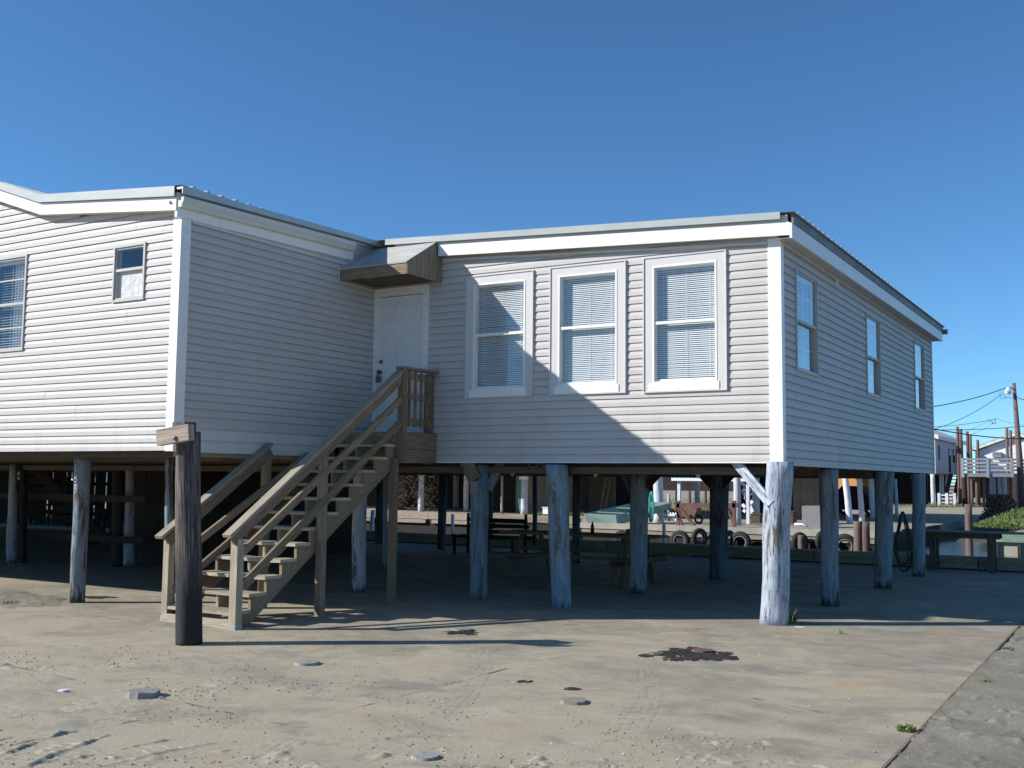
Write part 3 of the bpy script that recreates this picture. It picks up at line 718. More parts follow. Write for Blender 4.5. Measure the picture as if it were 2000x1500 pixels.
def vinyl_window(plane, c, sgn, o, rail, kind, label):
    a, b, z0, z1 = o; T = fr(plane, c, sgn); win = MB()
    frame(win, T, a, b, z0, z1, .028, -.02, .034); frame(win, T, a+.03, b-.03, z0+.03, z1-.03, .022, -.06, .016)
    lbox(win, T, a+.03, b-.03, -.03, .02, rail-.02, rail+.014)
    W = part('window', win, 'tan_vinyl', house, label); ia, ib = a+.05, b-.05
    for (q0, q1, n, up) in ((rail+.01, z1-.05, .002, 1), (z0+.05, rail-.015, -.024, 0)):
        p = MB(); p.face([T(*x) for x in ((ia, n, q0), (ib, n, q0), (ib, n, q1), (ia, n, q1))])
        part('pane', p, 'foil' if (kind == 'foil' and not up) else ('glass_side' if kind == 'blind' else 'glass'), W, 'pane covered inside by crinkled silver foil' if kind == 'foil' and not up else None)
    if kind == 'blind':
        part('blind', blind(T, ia, ib, z0+.05, z1-.05, -.075, math.radians(-54)), 'blind_white', W)
        for q_ in (((a+b)/2-.008, (a+b)/2+.008, -.030, -.026, z0+.05, z1-.05), (ia, ib, -.0340, -.0305, (z0+rail)/2-.007, (z0+rail)/2+.007), (ia, ib, -.0175, -.0105, (z1+rail)/2-.007, (z1+rail)/2+.007)):
            m = MB(); lbox(m, T, *q_); part('muntin', m, 'blind_white', W)
    if kind == 'left':
        part('blind', blind(T, ia, ib, z0+.05, z1-.05, -.10, math.radians(-22), 0, .036, .016), 'blind_white', W)
        m = MB(); lbox(m, T, ia, ib, -.015, -.006, (z0+rail)/2-.01, (z0+rail)/2+.01); part('muntin', m, 'tan_vinyl', W)
        m = MB(); lbox(m, T, ia, ib, .004, .010, (z1+rail)/2-.01, (z1+rail)/2+.01); part('muntin', m, 'tan_vinyl', W)
        m = MB()
        for k in range(9): lbox(m, T, ia+.30+k*.034, ia+.33+k*.034, -.19-.012*(k % 2), -.18-.012*(k % 2), z0+.05, z1-.05)
        part('curtain', m, 'curtain', W)
for o_, rl, lb in zip(Dwins, (3.685, 3.636, 3.665), ('side wall window nearest the corner', 'middle window of the side wall', 'farthest window of the side wall')): vinyl_window('x', xD, 1, o_, rl, 'blind', lb)
vinyl_window('y', yA, -1, Awins[0], 4.199, 'foil', 'small window with its lower half covered in silver foil')
vinyl_window('y', yA, -1, Awins[1], 3.940, 'left', 'tall window at the left edge of the sunlit wall')

# door ---------------------------------------------------------------
T = fr('y', yC, -1); dc = MB()
lbox(dc, T, -9.845, -9.775, -.03, .040, 2.31, 4.455); lbox(dc, T, -8.955, -8.862, -.03, .040, 2.31, 4.455); lbox(dc, T, -9.775, -8.955, -.03, .040, 4.335, 4.455)
lbox(dc, T, -8.885, -8.862, .040, .052, 2.31, 4.455); lbox(dc, T, -9.845, -8.862, .040, .050, 4.44, 4.455)
part('door_casing', dc, 'white_trim', house)
dl = MB(); lbox(dl, T, -9.772, -8.958, -.05, .000, 2.325, 4.325)
W_ = (8.958, 9.772)
xs_ = [(-9.665, -9.40), (-9.335, -9.065)]
for (z0, z1) in ((3.93, 4.19), (3.21, 3.83), (2.48, 3.05)):
    for a, b in xs_:
        frame(dl, T, a, b, z0, z1, .018, -.001, .013); lbox(dl, T, a+.045, b-.045, -.001, .010, z0+.045, z1-.045)
door = part('door', dl, 'door_white', house, 'white six panel front door in shade')
k = MB(); k.ball((-9.715, yC-.012, 3.372), .026, sx=1); part('deadbolt', k, 'brass_dark', door)
k = MB(); k.tube([(-9.715, yC, 3.215), (-9.715, yC-.05, 3.215)], .02, 10); k.ball((-9.715, yC-.06, 3.215), .03); part('handle', k, 'brass_dark', door)
k = MB(); k.box(-9.75, -9.685, yC-.085, yC-.045, 3.06, 3.155); k.torus((-9.717, yC-.06, 3.165), .024, .005, 'y'); part('lock_box', k, 'old_metal', door)
k = MB(); k.box(-9.80, -8.93, yC-.055, yC+.02, 2.285, 2.322); part('threshold', k, 'galvanised', house)

# canopy over the door -------------------------------------------------
c0, c1 = 11.60, yC-.02
m_ = MB(); m_.box(xB+.02, -8.66, c0, c0+.035, 4.452, 4.608); part('canopy_fascia', m_, 'treated', house)
m_ = MB(); m_.prism([(c0-.012, 4.606), (12.32, 5.030), (12.32, 5.048), (c0-.012, 4.624)], 'x', xB+.02, -8.645); part('canopy_roof', m_, 'canopy_top', house)
m_ = MB(); n_ = 8; yy = [c0+(c1-.0-c0)*k/n_ for k in range(n_+1)]
for k in range(n_):
    za = 4.604+(min(yy[k], 12.3)-c0)*.589; zb = 4.604+(min(yy[k+1], 12.3)-c0)*.589
    m_.prism([(yy[k]+.003, 4.455), (yy[k+1]-.003, 4.455), (yy[k+1]-.003, zb), (yy[k]+.003, za)], 'x', -8.662, -8.642)
m_.box(-8.665, -8.66, c0, c1, 4.46, 4.55); part('canopy_side', m_, 'plank_side', house, 'vertical brown planks on the canopy side')
m_ = MB(); m_.box(xB+.02, -8.665, c0+.035, c1, 4.49, 4.50); part('canopy_soffit', m_, 'treated_dark', house)
m_ = MB(); m_.beam((xB+.03, c0-.02, 4.445), (xB+.03, c0-.02, 4.64), .02, .02, (0, 1, 0)); m_.beam((xB+.03, c0-.02, 4.64), (xB+.03, 12.0, 4.87), .02, .02); m_.beam((xB+.03, c0-.02, 4.445), (xB+.03, yC-.03, 4.43), .02, .02)
part('canopy_trim', m_, 'soffit_white', house)

# piles ----------------------------------------------------------------
def pile(u, v, ul, ur, utl, utr, mat, z1=1.90, label=None, vt=910, parent=None, n=22, rough=.012, bend=0):
    """footing seen at pixel (u,v), width ul..ur at the foot and utl..utr near the top"""
    b = onZ((ul+ur)/2, v); d = math.hypot(b[0], b[1]); dep = float(fw@(b-np.array([0, 0, H])))
    r = (ur-ul)/2/F*dep; c = b+np.array([b[0], b[1], 0])/d*r
    t = onY((utl+utr)/2, vt, c[1]); rt_ = (utr-utl)/2/F*dep; lz = max(.3, t[2]); lx = (t[0]-c[0])*(z1/lz)
    mb = MB(); mb.pole(c[0], c[1], -.02, z1, r, max(.04, r+(rt_-r)*z1/lz), n=n, lean=(lx, 0), rough=rough, bend=bend)
    return part('pile', mb, mat, parent or house, label), c
pile(1510, 1222, 1483, 1538, 1496, 1547, 'pile_whiteblue', 1.90, 'sunlit white and blue peeling corner pile', 915, n=36, rough=.02)
pile(1095, 1188, 1078, 1117, 1066, 1110, 'pile_blue', 1.86, 'blue painted pile with brown peeling patches', n=32, rough=.02)
pile(936, 1172, 918, 953, 918, 955, 'pile_blue', 1.86, n=30)
pile(1622, 1185, 1605, 1639, 1600, 1637, 'pile_blue_grey', 1.84, vt=925, n=30, rough=.018)
pile(1725, 1150, 1708, 1742, 1709, 1745, 'pile_blue_grey', 1.84, vt=930, n=28, rough=.018)
pile(1795, 1126, 1781, 1806, 1782, 1807, 'pile_blue_grey', 1.84, vt=930)
pile(1244, 1160, 1228, 1262, 1232, 1268, 'pile_blue_grey', 1.80, vt=930, n=28)
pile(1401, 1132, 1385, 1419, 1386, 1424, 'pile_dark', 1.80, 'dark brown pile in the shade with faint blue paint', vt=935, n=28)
pile(150, 1178, 137, 165, 146, 178, 'pile_rusty', 1.95, 'pale blue pile with rust stains and the house number', vt=890, n=30)
pile(331, 1190, 322, 342, 323, 337, 'pile_rusty', 1.95, vt=890)
pile(701, 1158, 688, 714, 688, 716, 'pile_pale', 1.80, vt=1000, n=24, rough=.02)
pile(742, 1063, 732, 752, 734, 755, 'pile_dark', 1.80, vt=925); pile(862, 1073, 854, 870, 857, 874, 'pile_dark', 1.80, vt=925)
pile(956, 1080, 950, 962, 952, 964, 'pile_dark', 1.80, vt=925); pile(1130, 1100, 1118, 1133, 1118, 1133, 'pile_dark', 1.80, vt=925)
pile(751, 1112, 747, 757, 748, 757, 'pile_blue_grey', 1.80, vt=925)
pile(20, 1100, 12, 34, 20, 34, 'pile_pale', 1.85, vt=890); pile(252, 1108, 240, 262, 246, 262, 'pile_pale', 1.85, vt=920); pile(228, 1108, 218, 240, 220, 240, 'plank_dark', 1.85, vt=920)
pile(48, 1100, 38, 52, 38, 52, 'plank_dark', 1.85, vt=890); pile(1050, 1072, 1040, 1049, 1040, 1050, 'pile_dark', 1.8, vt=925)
# house numbers on the left pile
lp = onZ(151, 1178); 
def glyph(ch, cx_, cz_, y, h=.085, wd=.05, r=.006):
    mb = MB()
    if ch == '1': mb.tube([(cx_, y, cz_-h/2), (cx_, y, cz_+h/2), (cx_-.012, y, cz_+h/2-.018)], r, 6)
    if ch == '8':
        mb.torus((cx_, y, cz_+h*.25), h*.22, r, 'y', 16, 6); mb.torus((cx_, y, cz_-h*.25), h*.25, r, 'y', 16, 6)
    if ch == '3':
        mb.torus((cx_, y, cz_+h*.25), h*.22, r, 'y', 14, 6, a0=-math.pi*.5, a1=math.pi*.72); mb.torus((cx_, y, cz_-h*.25), h*.25, r, 'y', 14, 6, a0=-math.pi*.72, a1=math.pi*.5)
    return mb
px_ = onY(147.5, 915, 9.03)
for ch, vv in (('1', 914), ('8', 934), ('3', 954)):
    q = onY(147.5, vv, 9.03); part('house_number', glyph(ch, q[0], q[2], q[1], .105), 'tan_vinyl', house)
# braces
def pbeam(name, p, q, wd, th, mat, label=None, up=(0, 1, 0)):
    mb = MB(); mb.beam(p, q, wd, th, up); return part(name, mb, mat, house, label)
pbeam('knee_brace', onY(1430, 893, 12.56), onY(1506, 985, 12.38), .11, .05, 'pile_whiteblue', 'pale blue diagonal brace ending at the corner pile')
pbeam('knee_brace', onY(908, 893, 12.50), onY(929, 938, 12.48), .20, .06, 'treated')
pbeam('brace_block', onY(927, 940, 12.38), onY(927, 963, 12.38), .12, .05, 'grey_wood')
pbeam('knee_brace', onY(985, 893, 12.72), onY(954, 955, 12.72), .12, .05, 'pile_blue')
pbeam('knee_brace', onY(1345, 900, 17.6), onY(1398, 955, 17.6), .13, .05, 'plank_dark'); pbeam('knee_brace', onY(1450, 905, 17.6), onY(1402, 955, 17.6), .13, .05, 'plank_dark')
pbeam('knee_brace', onY(1302, 905, 14.7), onY(1262, 950, 14.7), .12, .05, 'plank_dark'); pbeam('knee_brace', onY(1212, 905, 14.7), onY(1236, 960, 14.7), .12, .05, 'pile_dark')

# brown plank store room under the left part
enc = thing('store_room', 'dark brown vertical plank enclosure under the left part of the house', 'shed', (-16.3, 16.4, 0))
m_ = MB(); x = -17.1
while x < -15.31: m_.box(x+.004, x+.136, 14.0, 14.02, 0, 1.88); x += .14
y = 14.02
while y < 18.7: m_.box(-15.32, -15.30, y+.004, y+.136, 0, 1.82); y += .14
part('plank_wall', m_, 'plank_dark', enc)
m_ = MB(); m_.box(-17.08, -15.33, 14.03, 18.7, .0, 1.85); part('core', m_, 'dark', enc)

# ================================================================== STAIRCASE
st = thing('staircase', 'weathered wooden staircase with railings and a landing at the white door', 'staircase', (-9.2, 9.8, 0))
XR, XLs = -8.66, -9.79     # stringer lines
nT = 12; rise = .1762; run = .2435; y00 = 8.62
def tz(k): return rise*k
def tyf(k): return y00+run*(k-1)
m_ = MB(); m_.box(XLs-.02, XR-.05, -.135, .135, -.038, 0); tread_me = m_.mesh('tread', 'treated_pale')
for k in range(1, nT+1):
    o = part('tread', tread_me if k < 7 else tread_me, None, st, world=False); o.location = (0-st.location.x, tyf(k)+.135-st.location.y, tz(k)+.0)
m2 = MB(); m2.box(XLs+.0, XR-.09, -.02, .018, 0, .09)
def stringer(x0, x1, mat):
    mb = MB(); mb.ud = Vector((0, .81, .59)); mb.o = random.random()*9; pts = []
    # saw-tooth top
    pts.append((y00+.03, -.0)); 
    for k in range(1, nT+1):
        pts.append((tyf(k)+.03, tz(k)-.038)); pts.append((tyf(k+1)+.03, tz(k)-.038))
    pts.append((tyf(nT+1)+.03, 1.90)); pts.append((tyf(nT)-.05, 1.80)); pts.append((y00+.22, .0))
    # split into convex strips
    sl = (1.86-.0)/(tyf(nT+1)-y00-.24)
    for k in range(1, nT+1):
        ya, yb = tyf(k)+.03, tyf(k+1)+.03
        lo = lambda yv: max(0., min(1.9, (yv-(y00+.24))*sl))
        mb.prism([(ya, lo(ya)), (yb, lo(yb)), (yb, tz(k)-.038), (ya, tz(k)-.038)], 'x', x0, x1)
    return mb
part('stringer', stringer(XR-.09, XR-.05, 'treated'), 'treated', st); part('stringer', stringer(XLs, XLs+.04, 'treated'), 'treated', st); part('stringer', stringer((XR+XLs)/2-.03, (XR+XLs)/2+.01, 'treated'), 'treated_pale', st)
m_ = MB(); m_.box(XLs, XR-.06, y00-.03, y00+.01, 0, .09); part('kick_board', m_, 'treated_pale', st)
def post(x, y, z0, z1, s=.089, mat='treated_pale', label=None):
    m = MB(); m.box(x-s/2, x+s/2, y-s/2, y+s/2, z0, z1); return part('post', m, mat, st, label)
post(XR+.015, 8.60, .02, .98, .10); post(XLs-.0, 8.66, .02, .92, .09)
m_ = MB(); m_.box(XR-.038, XR+.068, 8.546, 8.654, 0, .05); part('post_bracket', m_, 'galvanised', st)
m_ = MB(); m_.box(XLs-.05, XLs+.05, 8.61, 8.71, 0, .06); part('post_bracket', m_, 'galvanised', st)
post(XR+.005, 9.99, 0, 2.0, .09, 'treated'); post(XR-.02, 11.44, 0, 1.93, .089, 'treated')
post(XR+.03, 11.53, 1.87, 3.10, .088, 'treated'); post(-8.795, yC-.07, 1.86, 3.13, .10, 'treated')
post(XLs+.0, 10.20, .0, 2.0, .09, 'treated')
sl = (3.115-1.005)/(11.56-8.46)
def rail(x, ya, za, yb, zb, wd, th, mat='treated', name='rail', up=(0, 0, 1)):
    m = MB(); m.beam((x, ya, za), (x, yb, zb), wd, th, up); return part(name, m, mat, st)
rail(XR+.0, 8.45, 1.01, 11.56, 3.128, .125, .036, 'treated_pale', 'handrail')
rail(XR+.035, 8.50, .965, 11.50, 3.01, .038, .12)
rail(XR+.040, 8.64, .825, 11.50, 2.72, .038, .085); rail(XR+.040, 8.64, .46, 11.50, 2.42, .038, .085)
rail(XLs-.0, 8.50, .955, 10.25, 2.085, .125, .036, 'treated_pale', 'handrail')
rail(XLs+.03, 8.60, .90, 10.24, 1.99, .038, .12); rail(XLs+.03, 8.70, .68, 10.95, 1.96, .038, .085); rail(XLs+.03, 8.70, .34, 11.2, 1.83, .038, .085)
# landing
m_ = MB(); yb = 11.50
while yb < yC-.05: m_.box(XLs-.02, XR+.0, yb, min(yb+.135, yC-.03), 2.255, 2.285); yb += .14
part('landing_deck', m_, 'treated', st)
m_ = MB(); m_.box(XR-.06, XR-.02, 11.5, yC-.03, 2.06, 2.255); m_.box(XR-.062, XR-.022, 11.5, yC-.03, 1.88, 2.055); m_.box(XLs, XLs+.04, 11.5, yC-.03, 1.9, 2.25); m_.box(XLs, XR-.06, 11.5, 11.54, 2.07, 2.255); m_.box(XLs, XR-.06, 12.0, 12.04, 1.95, 2.25)
part('landing_frame', m_, 'treated', st)
m_ = MB(); m_.beam((XR-.0, 11.50, 3.148), (XR-.06, yC-.03, 3.165), .13, .036, (0, 0, 1)); part('handrail', m_, 'treated', st)
for z in (3.055, 2.775, 2.43):
    m_ = MB(); m_.beam((XR+.02, 11.56, z), (XR-.09, yC-.1, z), .038, .09); part('rail', m_, 'treated', st)
for k in range(4):
    yy_ = 11.70+.165*k; xx = XR+.045-.12*(yy_-11.5); m_ = MB(); m_.beam((xx, yy_, 2.36), (xx, yy_, 3.12), .036, .036, (0, 1, 0)); part('baluster', m_, 'treated', st)

# ================================================================== FOREGROUND POST
pb = thing('mooring_post', 'thick dark weathered post with a short plank bolted across its top', 'post', (-8.25, 7.61, 0))
mb = MB(); mb.pole(-8.265, 7.61, -.02, 2.11, .13, .122, n=40, seg=40, rough=.014, lean=(-.135, 0)); part('log', mb, 'mooring_post', pb)
tl, tr_, bl, br = [onY(u, v, 7.42) for u, v in ((309, 836), (372, 824), (313, 875), (375, 864))]
mb = MB(); mb.beam((tl+bl)/2, (tr_+br)/2+np.array([0, 0, 0]), .16, .075, (0, 1, 0)); part('plank', mb, 'board_wood', pb)
mb = MB(); mb.box(-8.47, -8.29, 7.47, 7.62, 1.98, 2.20); part('split_top', mb, 'mooring_post', pb)
mb = MB(); q = onY(341, 856, 7.37); mb.ball((q[0], q[1], q[2]), .016); mb.ball((q[0], q[1]+.01, q[2]), .026, sz=1, sx=1); part('bolt', mb, 'old_metal', pb)

# stumps flush with the slab
def stump(u, v, wpx, h, label, mat='stump_wood', flat=1.0):
    c = onZ(u, v); dep = float(fw@(c-np.array([0, 0, H]))); r = wpx/2/F*dep; mb = MB()
    n = 30; top = []; bot = []; sd = random.random()*50
    for k in range(n):
        a = 2*math.pi*k/n; rr = r*(1+.12*mnoise.noise((math.cos(a)*1.5+sd, math.sin(a)*1.5, 0))+.08*mnoise.noise((math.cos(a)*6+sd, math.sin(a)*6, 0)))
        top.append((c[0]+rr*math.cos(a), c[1]+rr*math.sin(a), h*(1+.25*mnoise.noise((math.cos(a)+sd, math.sin(a), 3))))); bot.append((c[0]+rr*1.06*math.cos(a), c[1]+rr*1.06*math.sin(a), -.01))
    for k in range(n):
        kk = (k+1) % n; mb.face([bot[k], bot[kk], top[kk], top[k]])
        mb.face([(c[0], c[1], h), top[k], top[kk]], [(c[0], c[1]), top[k][:2], top[kk][:2]])
    return solo('pile_stump', mb, mat, label, 'stump', 'cut off pile stumps in the slab')
stump(600, 1297, 46, .022, 'pale round cut pile stump, straight in front of the staircase foot')
stump(280, 1360, 60, .045, 'broken edged grey stump, nearest the left corner of the slab')
stump(903, 1231, 40, .022, 'cut stump ringed with dark splinters at the end of the stair shadow')
stump(1372, 1273, 42, .022, 'reddish cut stump in the middle of the black tar patch', 'rust_stump')
stump(1120, 1372, 52, .022, 'brown cut stump on a pale sandy mound in the front middle', 'grey_wood')
stump(830, 1480, 52, .018, 'grey cut stump half buried in dirt, closest to the camera')
def splat(name, cu, cv, hw, hh, label, cat, seed, n=70, z=.005, mat='tar', spike=.55):
    c = onZ(cu, cv); ex = (onZ(cu+hw, cv)-onZ(cu-hw, cv))/2; ey = (onZ(cu, cv-hh)-onZ(cu, cv+hh))/2; mb = MB(); P = []
    for k in range(n):
        a = 2*math.pi*k/n; q = (math.cos(a), math.sin(a)); rr = .66+spike*.55*mnoise.noise((q[0]*1.6+seed, q[1]*1.6, 1))+.34*spike*mnoise.noise((q[0]*4.5+seed, q[1]*4.5, 1))+.22*spike*mnoise.noise((q[0]*13+seed, q[1]*13, 1)); rr = max(.2, rr)
        P.append(c+ex*rr*math.cos(a)+ey*rr*math.sin(a)+np.array([0, 0, z]))
    C_ = c+np.array([0, 0, z+.004])
    for k in range(n): kk = (k+1) % n; mb.face([C_, P[k], P[kk]]); mb.face([P[k], P[k]-np.array([0, 0, z+.002]), P[kk]-np.array([0, 0, z+.002]), P[kk]])
    return solo(name, mb, mat, label, cat)
splat('tar_patch', 1350, 1279, 118, 15.5, 'jagged black tar patch around a reddish stump in front of the corner pile', 'tar patch', 3.1, 110, spike=.9)
splat('tar_scrap', 1118, 1346, 26, 4, 'thin black scrap just behind the brown stump on the sandy mound', 'tar scrap', 8.2)
splat('tar_scrap', 1262, 1281, 22, 4, 'black scrap at the left tip of the big tar patch', 'tar scrap', 1.3)
splat('tar_scrap', 1432, 1287, 16, 3.5, 'black scrap at the lower right tip of the big tar patch', 'tar scrap', 6.3)
splat('tar_scrap', 1025, 1332, 22, 3.5, 'small dark scrap left of the scrap behind the sandy mound', 'tar scrap', 2.2)
splat('splinters', 903, 1236, 42, 5.5, 'dark rotten splinters around the stump at the end of the stair shadow', 'splinters', 5.7, mat='plank_dark', spike=.9)
splat('bark_strip', 190, 1167, 52, 3.2, 'dark strip of debris between the numbered pile and the stair foot', 'debris', 4.4, mat='plank_dark', spike=.7)
mb = MB(); q = onZ(122, 1351)
mb.beam(q+np.array([-.03, 0, .008]), q+np.array([.02, .01, .012]), .05, .012); mb.beam(q+np.array([.03, -.01, .01]), q+np.array([.06, .02, .02]), .02, .012); solo('litter', mb, 'litter_white', 'crumpled white and blue litter on the slab near the broken edged stump', 'litter')
mb = MB(); q = onZ(1562, 1226); mb.beam(q+np.array([-.05, -.01, .008]), q+np.array([.05, .01, .008]), .03, .008); solo('litter', mb, 'litter_white', 'flat white scrap beside the foot of the sunlit corner pile', 'litter')

# slab joints: shallow dark grooves filled with grit
for nm, a, b in (('crack', tuple(onZ(1060, 1216)[:2]), tuple(onZ(1300, 1232)[:2])), ('crack', tuple(onZ(1300, 1232)[:2]), tuple(onZ(1480, 1222)[:2])), ('crack', (-9.4, 5.95), (-5.05, 5.52)), ('crack', (-5.02, 5.6), (-4.93, 8.2)), ('crack', (-2.7, 8.15), (-1.45, 7.7)), ('crack', (-12.0, 8.55), (-9.9, 8.35)), ('crack', (-6.2, 11.9), (-4.1, 12.38))):
    mb = MB(); n = 40; w_ = .0065
    P = [(a[0]+(b[0]-a[0])*i/n+.015*mnoise.noise((i*.4, a[0], 0)), a[1]+(b[1]-a[1])*i/n+.02*mnoise.noise((i*.35, a[1], 5)), .0045) for i in range(n+1)]
    for p, q in zip(P, P[1:]):
        d = Vector(q)-Vector(p); nn = Vector((-d.y, d.x, 0)).normalized()*w_*max(0.05, .3+mnoise.noise((p[0]*5, p[1]*5, 0))*2.2); mb.face([Vector(p)-nn, Vector(q)-nn, Vector(q)+nn, Vector(p)+nn])
    o = bpy.data.objects.new('slab_joint', mb.mesh('slab_joint', 'tan_wall')); COL.objects.link(o); o['kind'] = 'structure'

# dusty tyre prints on the slab
def prints(name, px, wd, ribs=4, lug=.055):
    P = [onZ(*p)[:2] for p in px]; mb = MB(); segs = []; 
    for p, q in zip(P, P[1:]):
        d = q-p; L = float(np.hypot(*d)); n = max(1, int(L/lug)); 
        for i in range(n): segs.append((p+d*(i/n), p+d*((i+.72)/n), d/L))
    for i, (a, b, d) in enumerate(segs):
        nn = np.array([-d[1], d[0]])
        for r in range(ribs):
            if random.random() < .42+.4*mnoise.noise((i*.15, r, 0)): continue
            o = (-.5+(r+.5)/ribs)*wd*2; w2 = wd/ribs*.62; sh_ = d*lug*.35*(1 if r % 2 else -.2); z = .0014
            q = [a+nn*(o-w2)+sh_, b+nn*(o-w2)+sh_*1.1, b+nn*(o+w2)+sh_, a+nn*(o+w2)+sh_*.8]
            mb.face([(c[0]+random.uniform(-.003, .003), c[1]+random.uniform(-.003, .003), z) for c in q])
    o = bpy.data.objects.new(name, mb.mesh(name, 'dust_print')); COL.objects.link(o); o['kind'] = 'structure'
prints('tyre_print', ((925, 1246), (940, 1300), (905, 1358), (860, 1400)), .13); prints('tyre_print', ((1256, 1290), (1268, 1360), (1232, 1425)), .12)
# grass tufts
def tuft(c, r, h, n, mat='grass', dead=0):
    mb = MB()
    for i in range(n):
        a = random.random()*6.28; d = random.random()**.7*r; x = c[0]+d*math.cos(a); y = c[1]+d*math.sin(a); hh = h*(.4+.7*random.random()); l = random.uniform(.2, .9)*hh; b = random.random()*6.28; wd = .0025+.0035*random.random()
        wx, wy = -math.sin(b)*wd, math.cos(b)*wd; m1 = (x+l*.4*math.cos(b), y+l*.4*math.sin(b), c[2]+hh*.65)
        mb.face([(x-wx, y-wy, c[2]), (x+wx, y+wy, c[2]), (m1[0]+wx, m1[1]+wy, m1[2]), (m1[0]-wx, m1[1]-wy, m1[2])])
        mb.face([(m1[0]-wx, m1[1]-wy, m1[2]), (m1[0]+wx, m1[1]+wy, m1[2]), (x+l*math.cos(b), y+l*math.sin(b), c[2]+hh)])
    return mb
for (u, v, r, h, n, lb) in ((1770, 1428, .06, .045, 130, 'green tuft at the slab edge strip in the right foreground'), (1543, 1216, .07, .13, 50, 'thin green weeds at the foot of the sunlit corner pile'), (1552, 1214, .04, .16, 22, 'tall thin weed stems just right of the sunlit corner pile'), (1966, 1268, .06, .05, 80, 'low tuft on the dirt verge, farthest of the verge tufts'), (1925, 1332, .05, .06, 45, 'small tuft on the dirt verge between the other two tufts'), (1643, 1238, .04, .05, 16, 'few dry blades on the slab right of the sunlit corner pile'), (20, 1180, .12, .05, 80, 'green tuft in the soil patch at the left edge')):
    q = onZ(u, v); q[2] = 0 if u < 1900 else -.02
    solo('grass_tuft', tuft(q, r, h, n), 'grass', lb, 'grass tuft', 'small grass tufts')

# ================================================================== UNDER THE HOUSE
# picnic table
pt = thing('picnic_table', 'brown wooden picnic table in the shade under the house', 'picnic table', (-8.5, 16.2, 0))
mb = MB()
for k in range(5): mb.box(-9.75, -6.9, 15.85+.15*k, 15.99+.15*k, .73, .77)
part('tabletop', mb, 'picnic_wood', pt)
for y in (15.30, 16.95):
    mb = MB(); mb.box(-9.9, -6.75, y, y+.13, .40, .44); mb.box(-9.9, -6.75, y+.14, y+.27, .40, .44); part('seat', mb, 'picnic_wood', pt)
for x in (-9.3, -7.4):
    for s in (-1, 1): mb = MB(); mb.beam((x, 16.22+s*.30, .74), (x, 16.22+s*.75, .0), .09, .04, (1, 0, 0)); part('leg', mb, 'picnic_wood', pt)
    mb = MB(); mb.box(x+.03, x+.07, 15.3, 17.2, .31, .40); part('cross_beam', mb, 'picnic_wood', pt)
# second small bench end seen to the right
sb = thing('saw_horse', 'yellowish wooden trestle bench right of the picnic table', 'bench', (-7.0, 15.9, 0))
mb = MB(); mb.beam(onY(1195, 1103, 15.6)+0, onY(1300, 1090, 16.2)+0, .12, .10); part('top_board', mb, 'picnic_wood', sb)
for (a, b) in (((1228, 1035), (1213, 1148)), ((1262, 1050), (1276, 1140))):
    mb = MB(); p = onY(a[0], a[1], 16.0); q = onZ(b[0], b[1]); mb.beam(p, q, .08, .05, (0, 1, 0)); part('leg', mb, 'picnic_wood', sb)
# bottle on the table
mb = MB(); q = onY(1157, 1038, 16.2); q[2] = .771
mb.tube([q, q+np.array([0, 0, .12]), q+np.array([0, 0, .17]), q+np.array([0, 0, .2])], .03, 12, taper=[.032, .032, .014, .014]); solo('bottle', mb, 'car_dark', 'clear dark bottle standing on the picnic table', 'bottle')
# dark glider bench
gb = thing('garden_bench', 'black slatted garden bench behind the picnic table', 'bench', (-11.8, 19.8, 0))
bl = [onY(u, v, 20.4) for u, v in ((912, 1014), (1030, 1018), (1042, 1062), (915, 1062))]
for k in range(4):
    t = k/4; mb = MB(); mb.beam(bl[0]*(1-t)+bl[3]*t, bl[1]*(1-t)+bl[2]*t, .04, .085, (0, 1, 0)); mb2 = MB(); a = bl[0]*(1-t)+bl[3]*t; b = bl[1]*(1-t)+bl[2]*t; mb2.beam(a, b, .085, .03, (0, 1, 0)); part('back_slat', mb2, 'dark_bench', gb)
mb = MB(); mb.box(bl[0][0], bl[1][0], 19.75, 20.3, .38, .43); part('seat', mb, 'dark_bench', gb)
for x in (bl[0][0]+.03, bl[1][0]-.05):
    for y in (19.8, 20.35): mb = MB(); mb.box(x, x+.05, y, y+.05, 0, .45 if y < 20 else .9); part('leg', mb, 'dark_bench', gb)
# work bench by the water
wb = thing('work_table', 'narrow grey topped table on brown legs by the canal edge', 'table', (-3.15, 22.2, 0))
mb = MB(); mb.box(-4.25, -2.05, 22.0, 22.5, .735, .765); part('tabletop', mb, 'grey_wood', wb)
mb = MB(); mb.box(-4.0, -2.5, 22.05, 22.09, .63, .735); mb.box(-4.0, -2.5, 22.4, 22.44, .63, .735); part('apron', mb, 'treated_dark', wb)
for x in (-3.75, -2.72):
    for y in (22.03, 22.38): mb = MB(); mb.box(x, x+.11, y, y+.09, 0, .735); part('leg', mb, 'treated_dark', wb)
# hose coil hung by the far pile
hs = []
for i in range(90):
    a = i/90*2*math.pi*4; w_ = .17+.04*math.sin(i*.37); t = .5-.5*math.cos(a)
    hs.append((-3.93+w_*math.sin(a)*(.25+.75*t)+.01*math.sin(i), 20.45+.02*math.cos(i*.7), 1.15-1.02*t*(1-.08*math.sin(i*.21))))
mb = MB(); mb.tube(hs, .015, 6); solo('garden_hose', mb, 'hose_green', 'dark green garden hose coiled beside the farthest side pile', 'hose')
mb = MB(); mb.tube([onY(1784, 925, 20.8), onY(1792, 1126, 20.8)], .02, 8); solo('water_pipe', mb, 'pvc', 'thin pale pipe running up beside the farthest side pile', 'pipe')
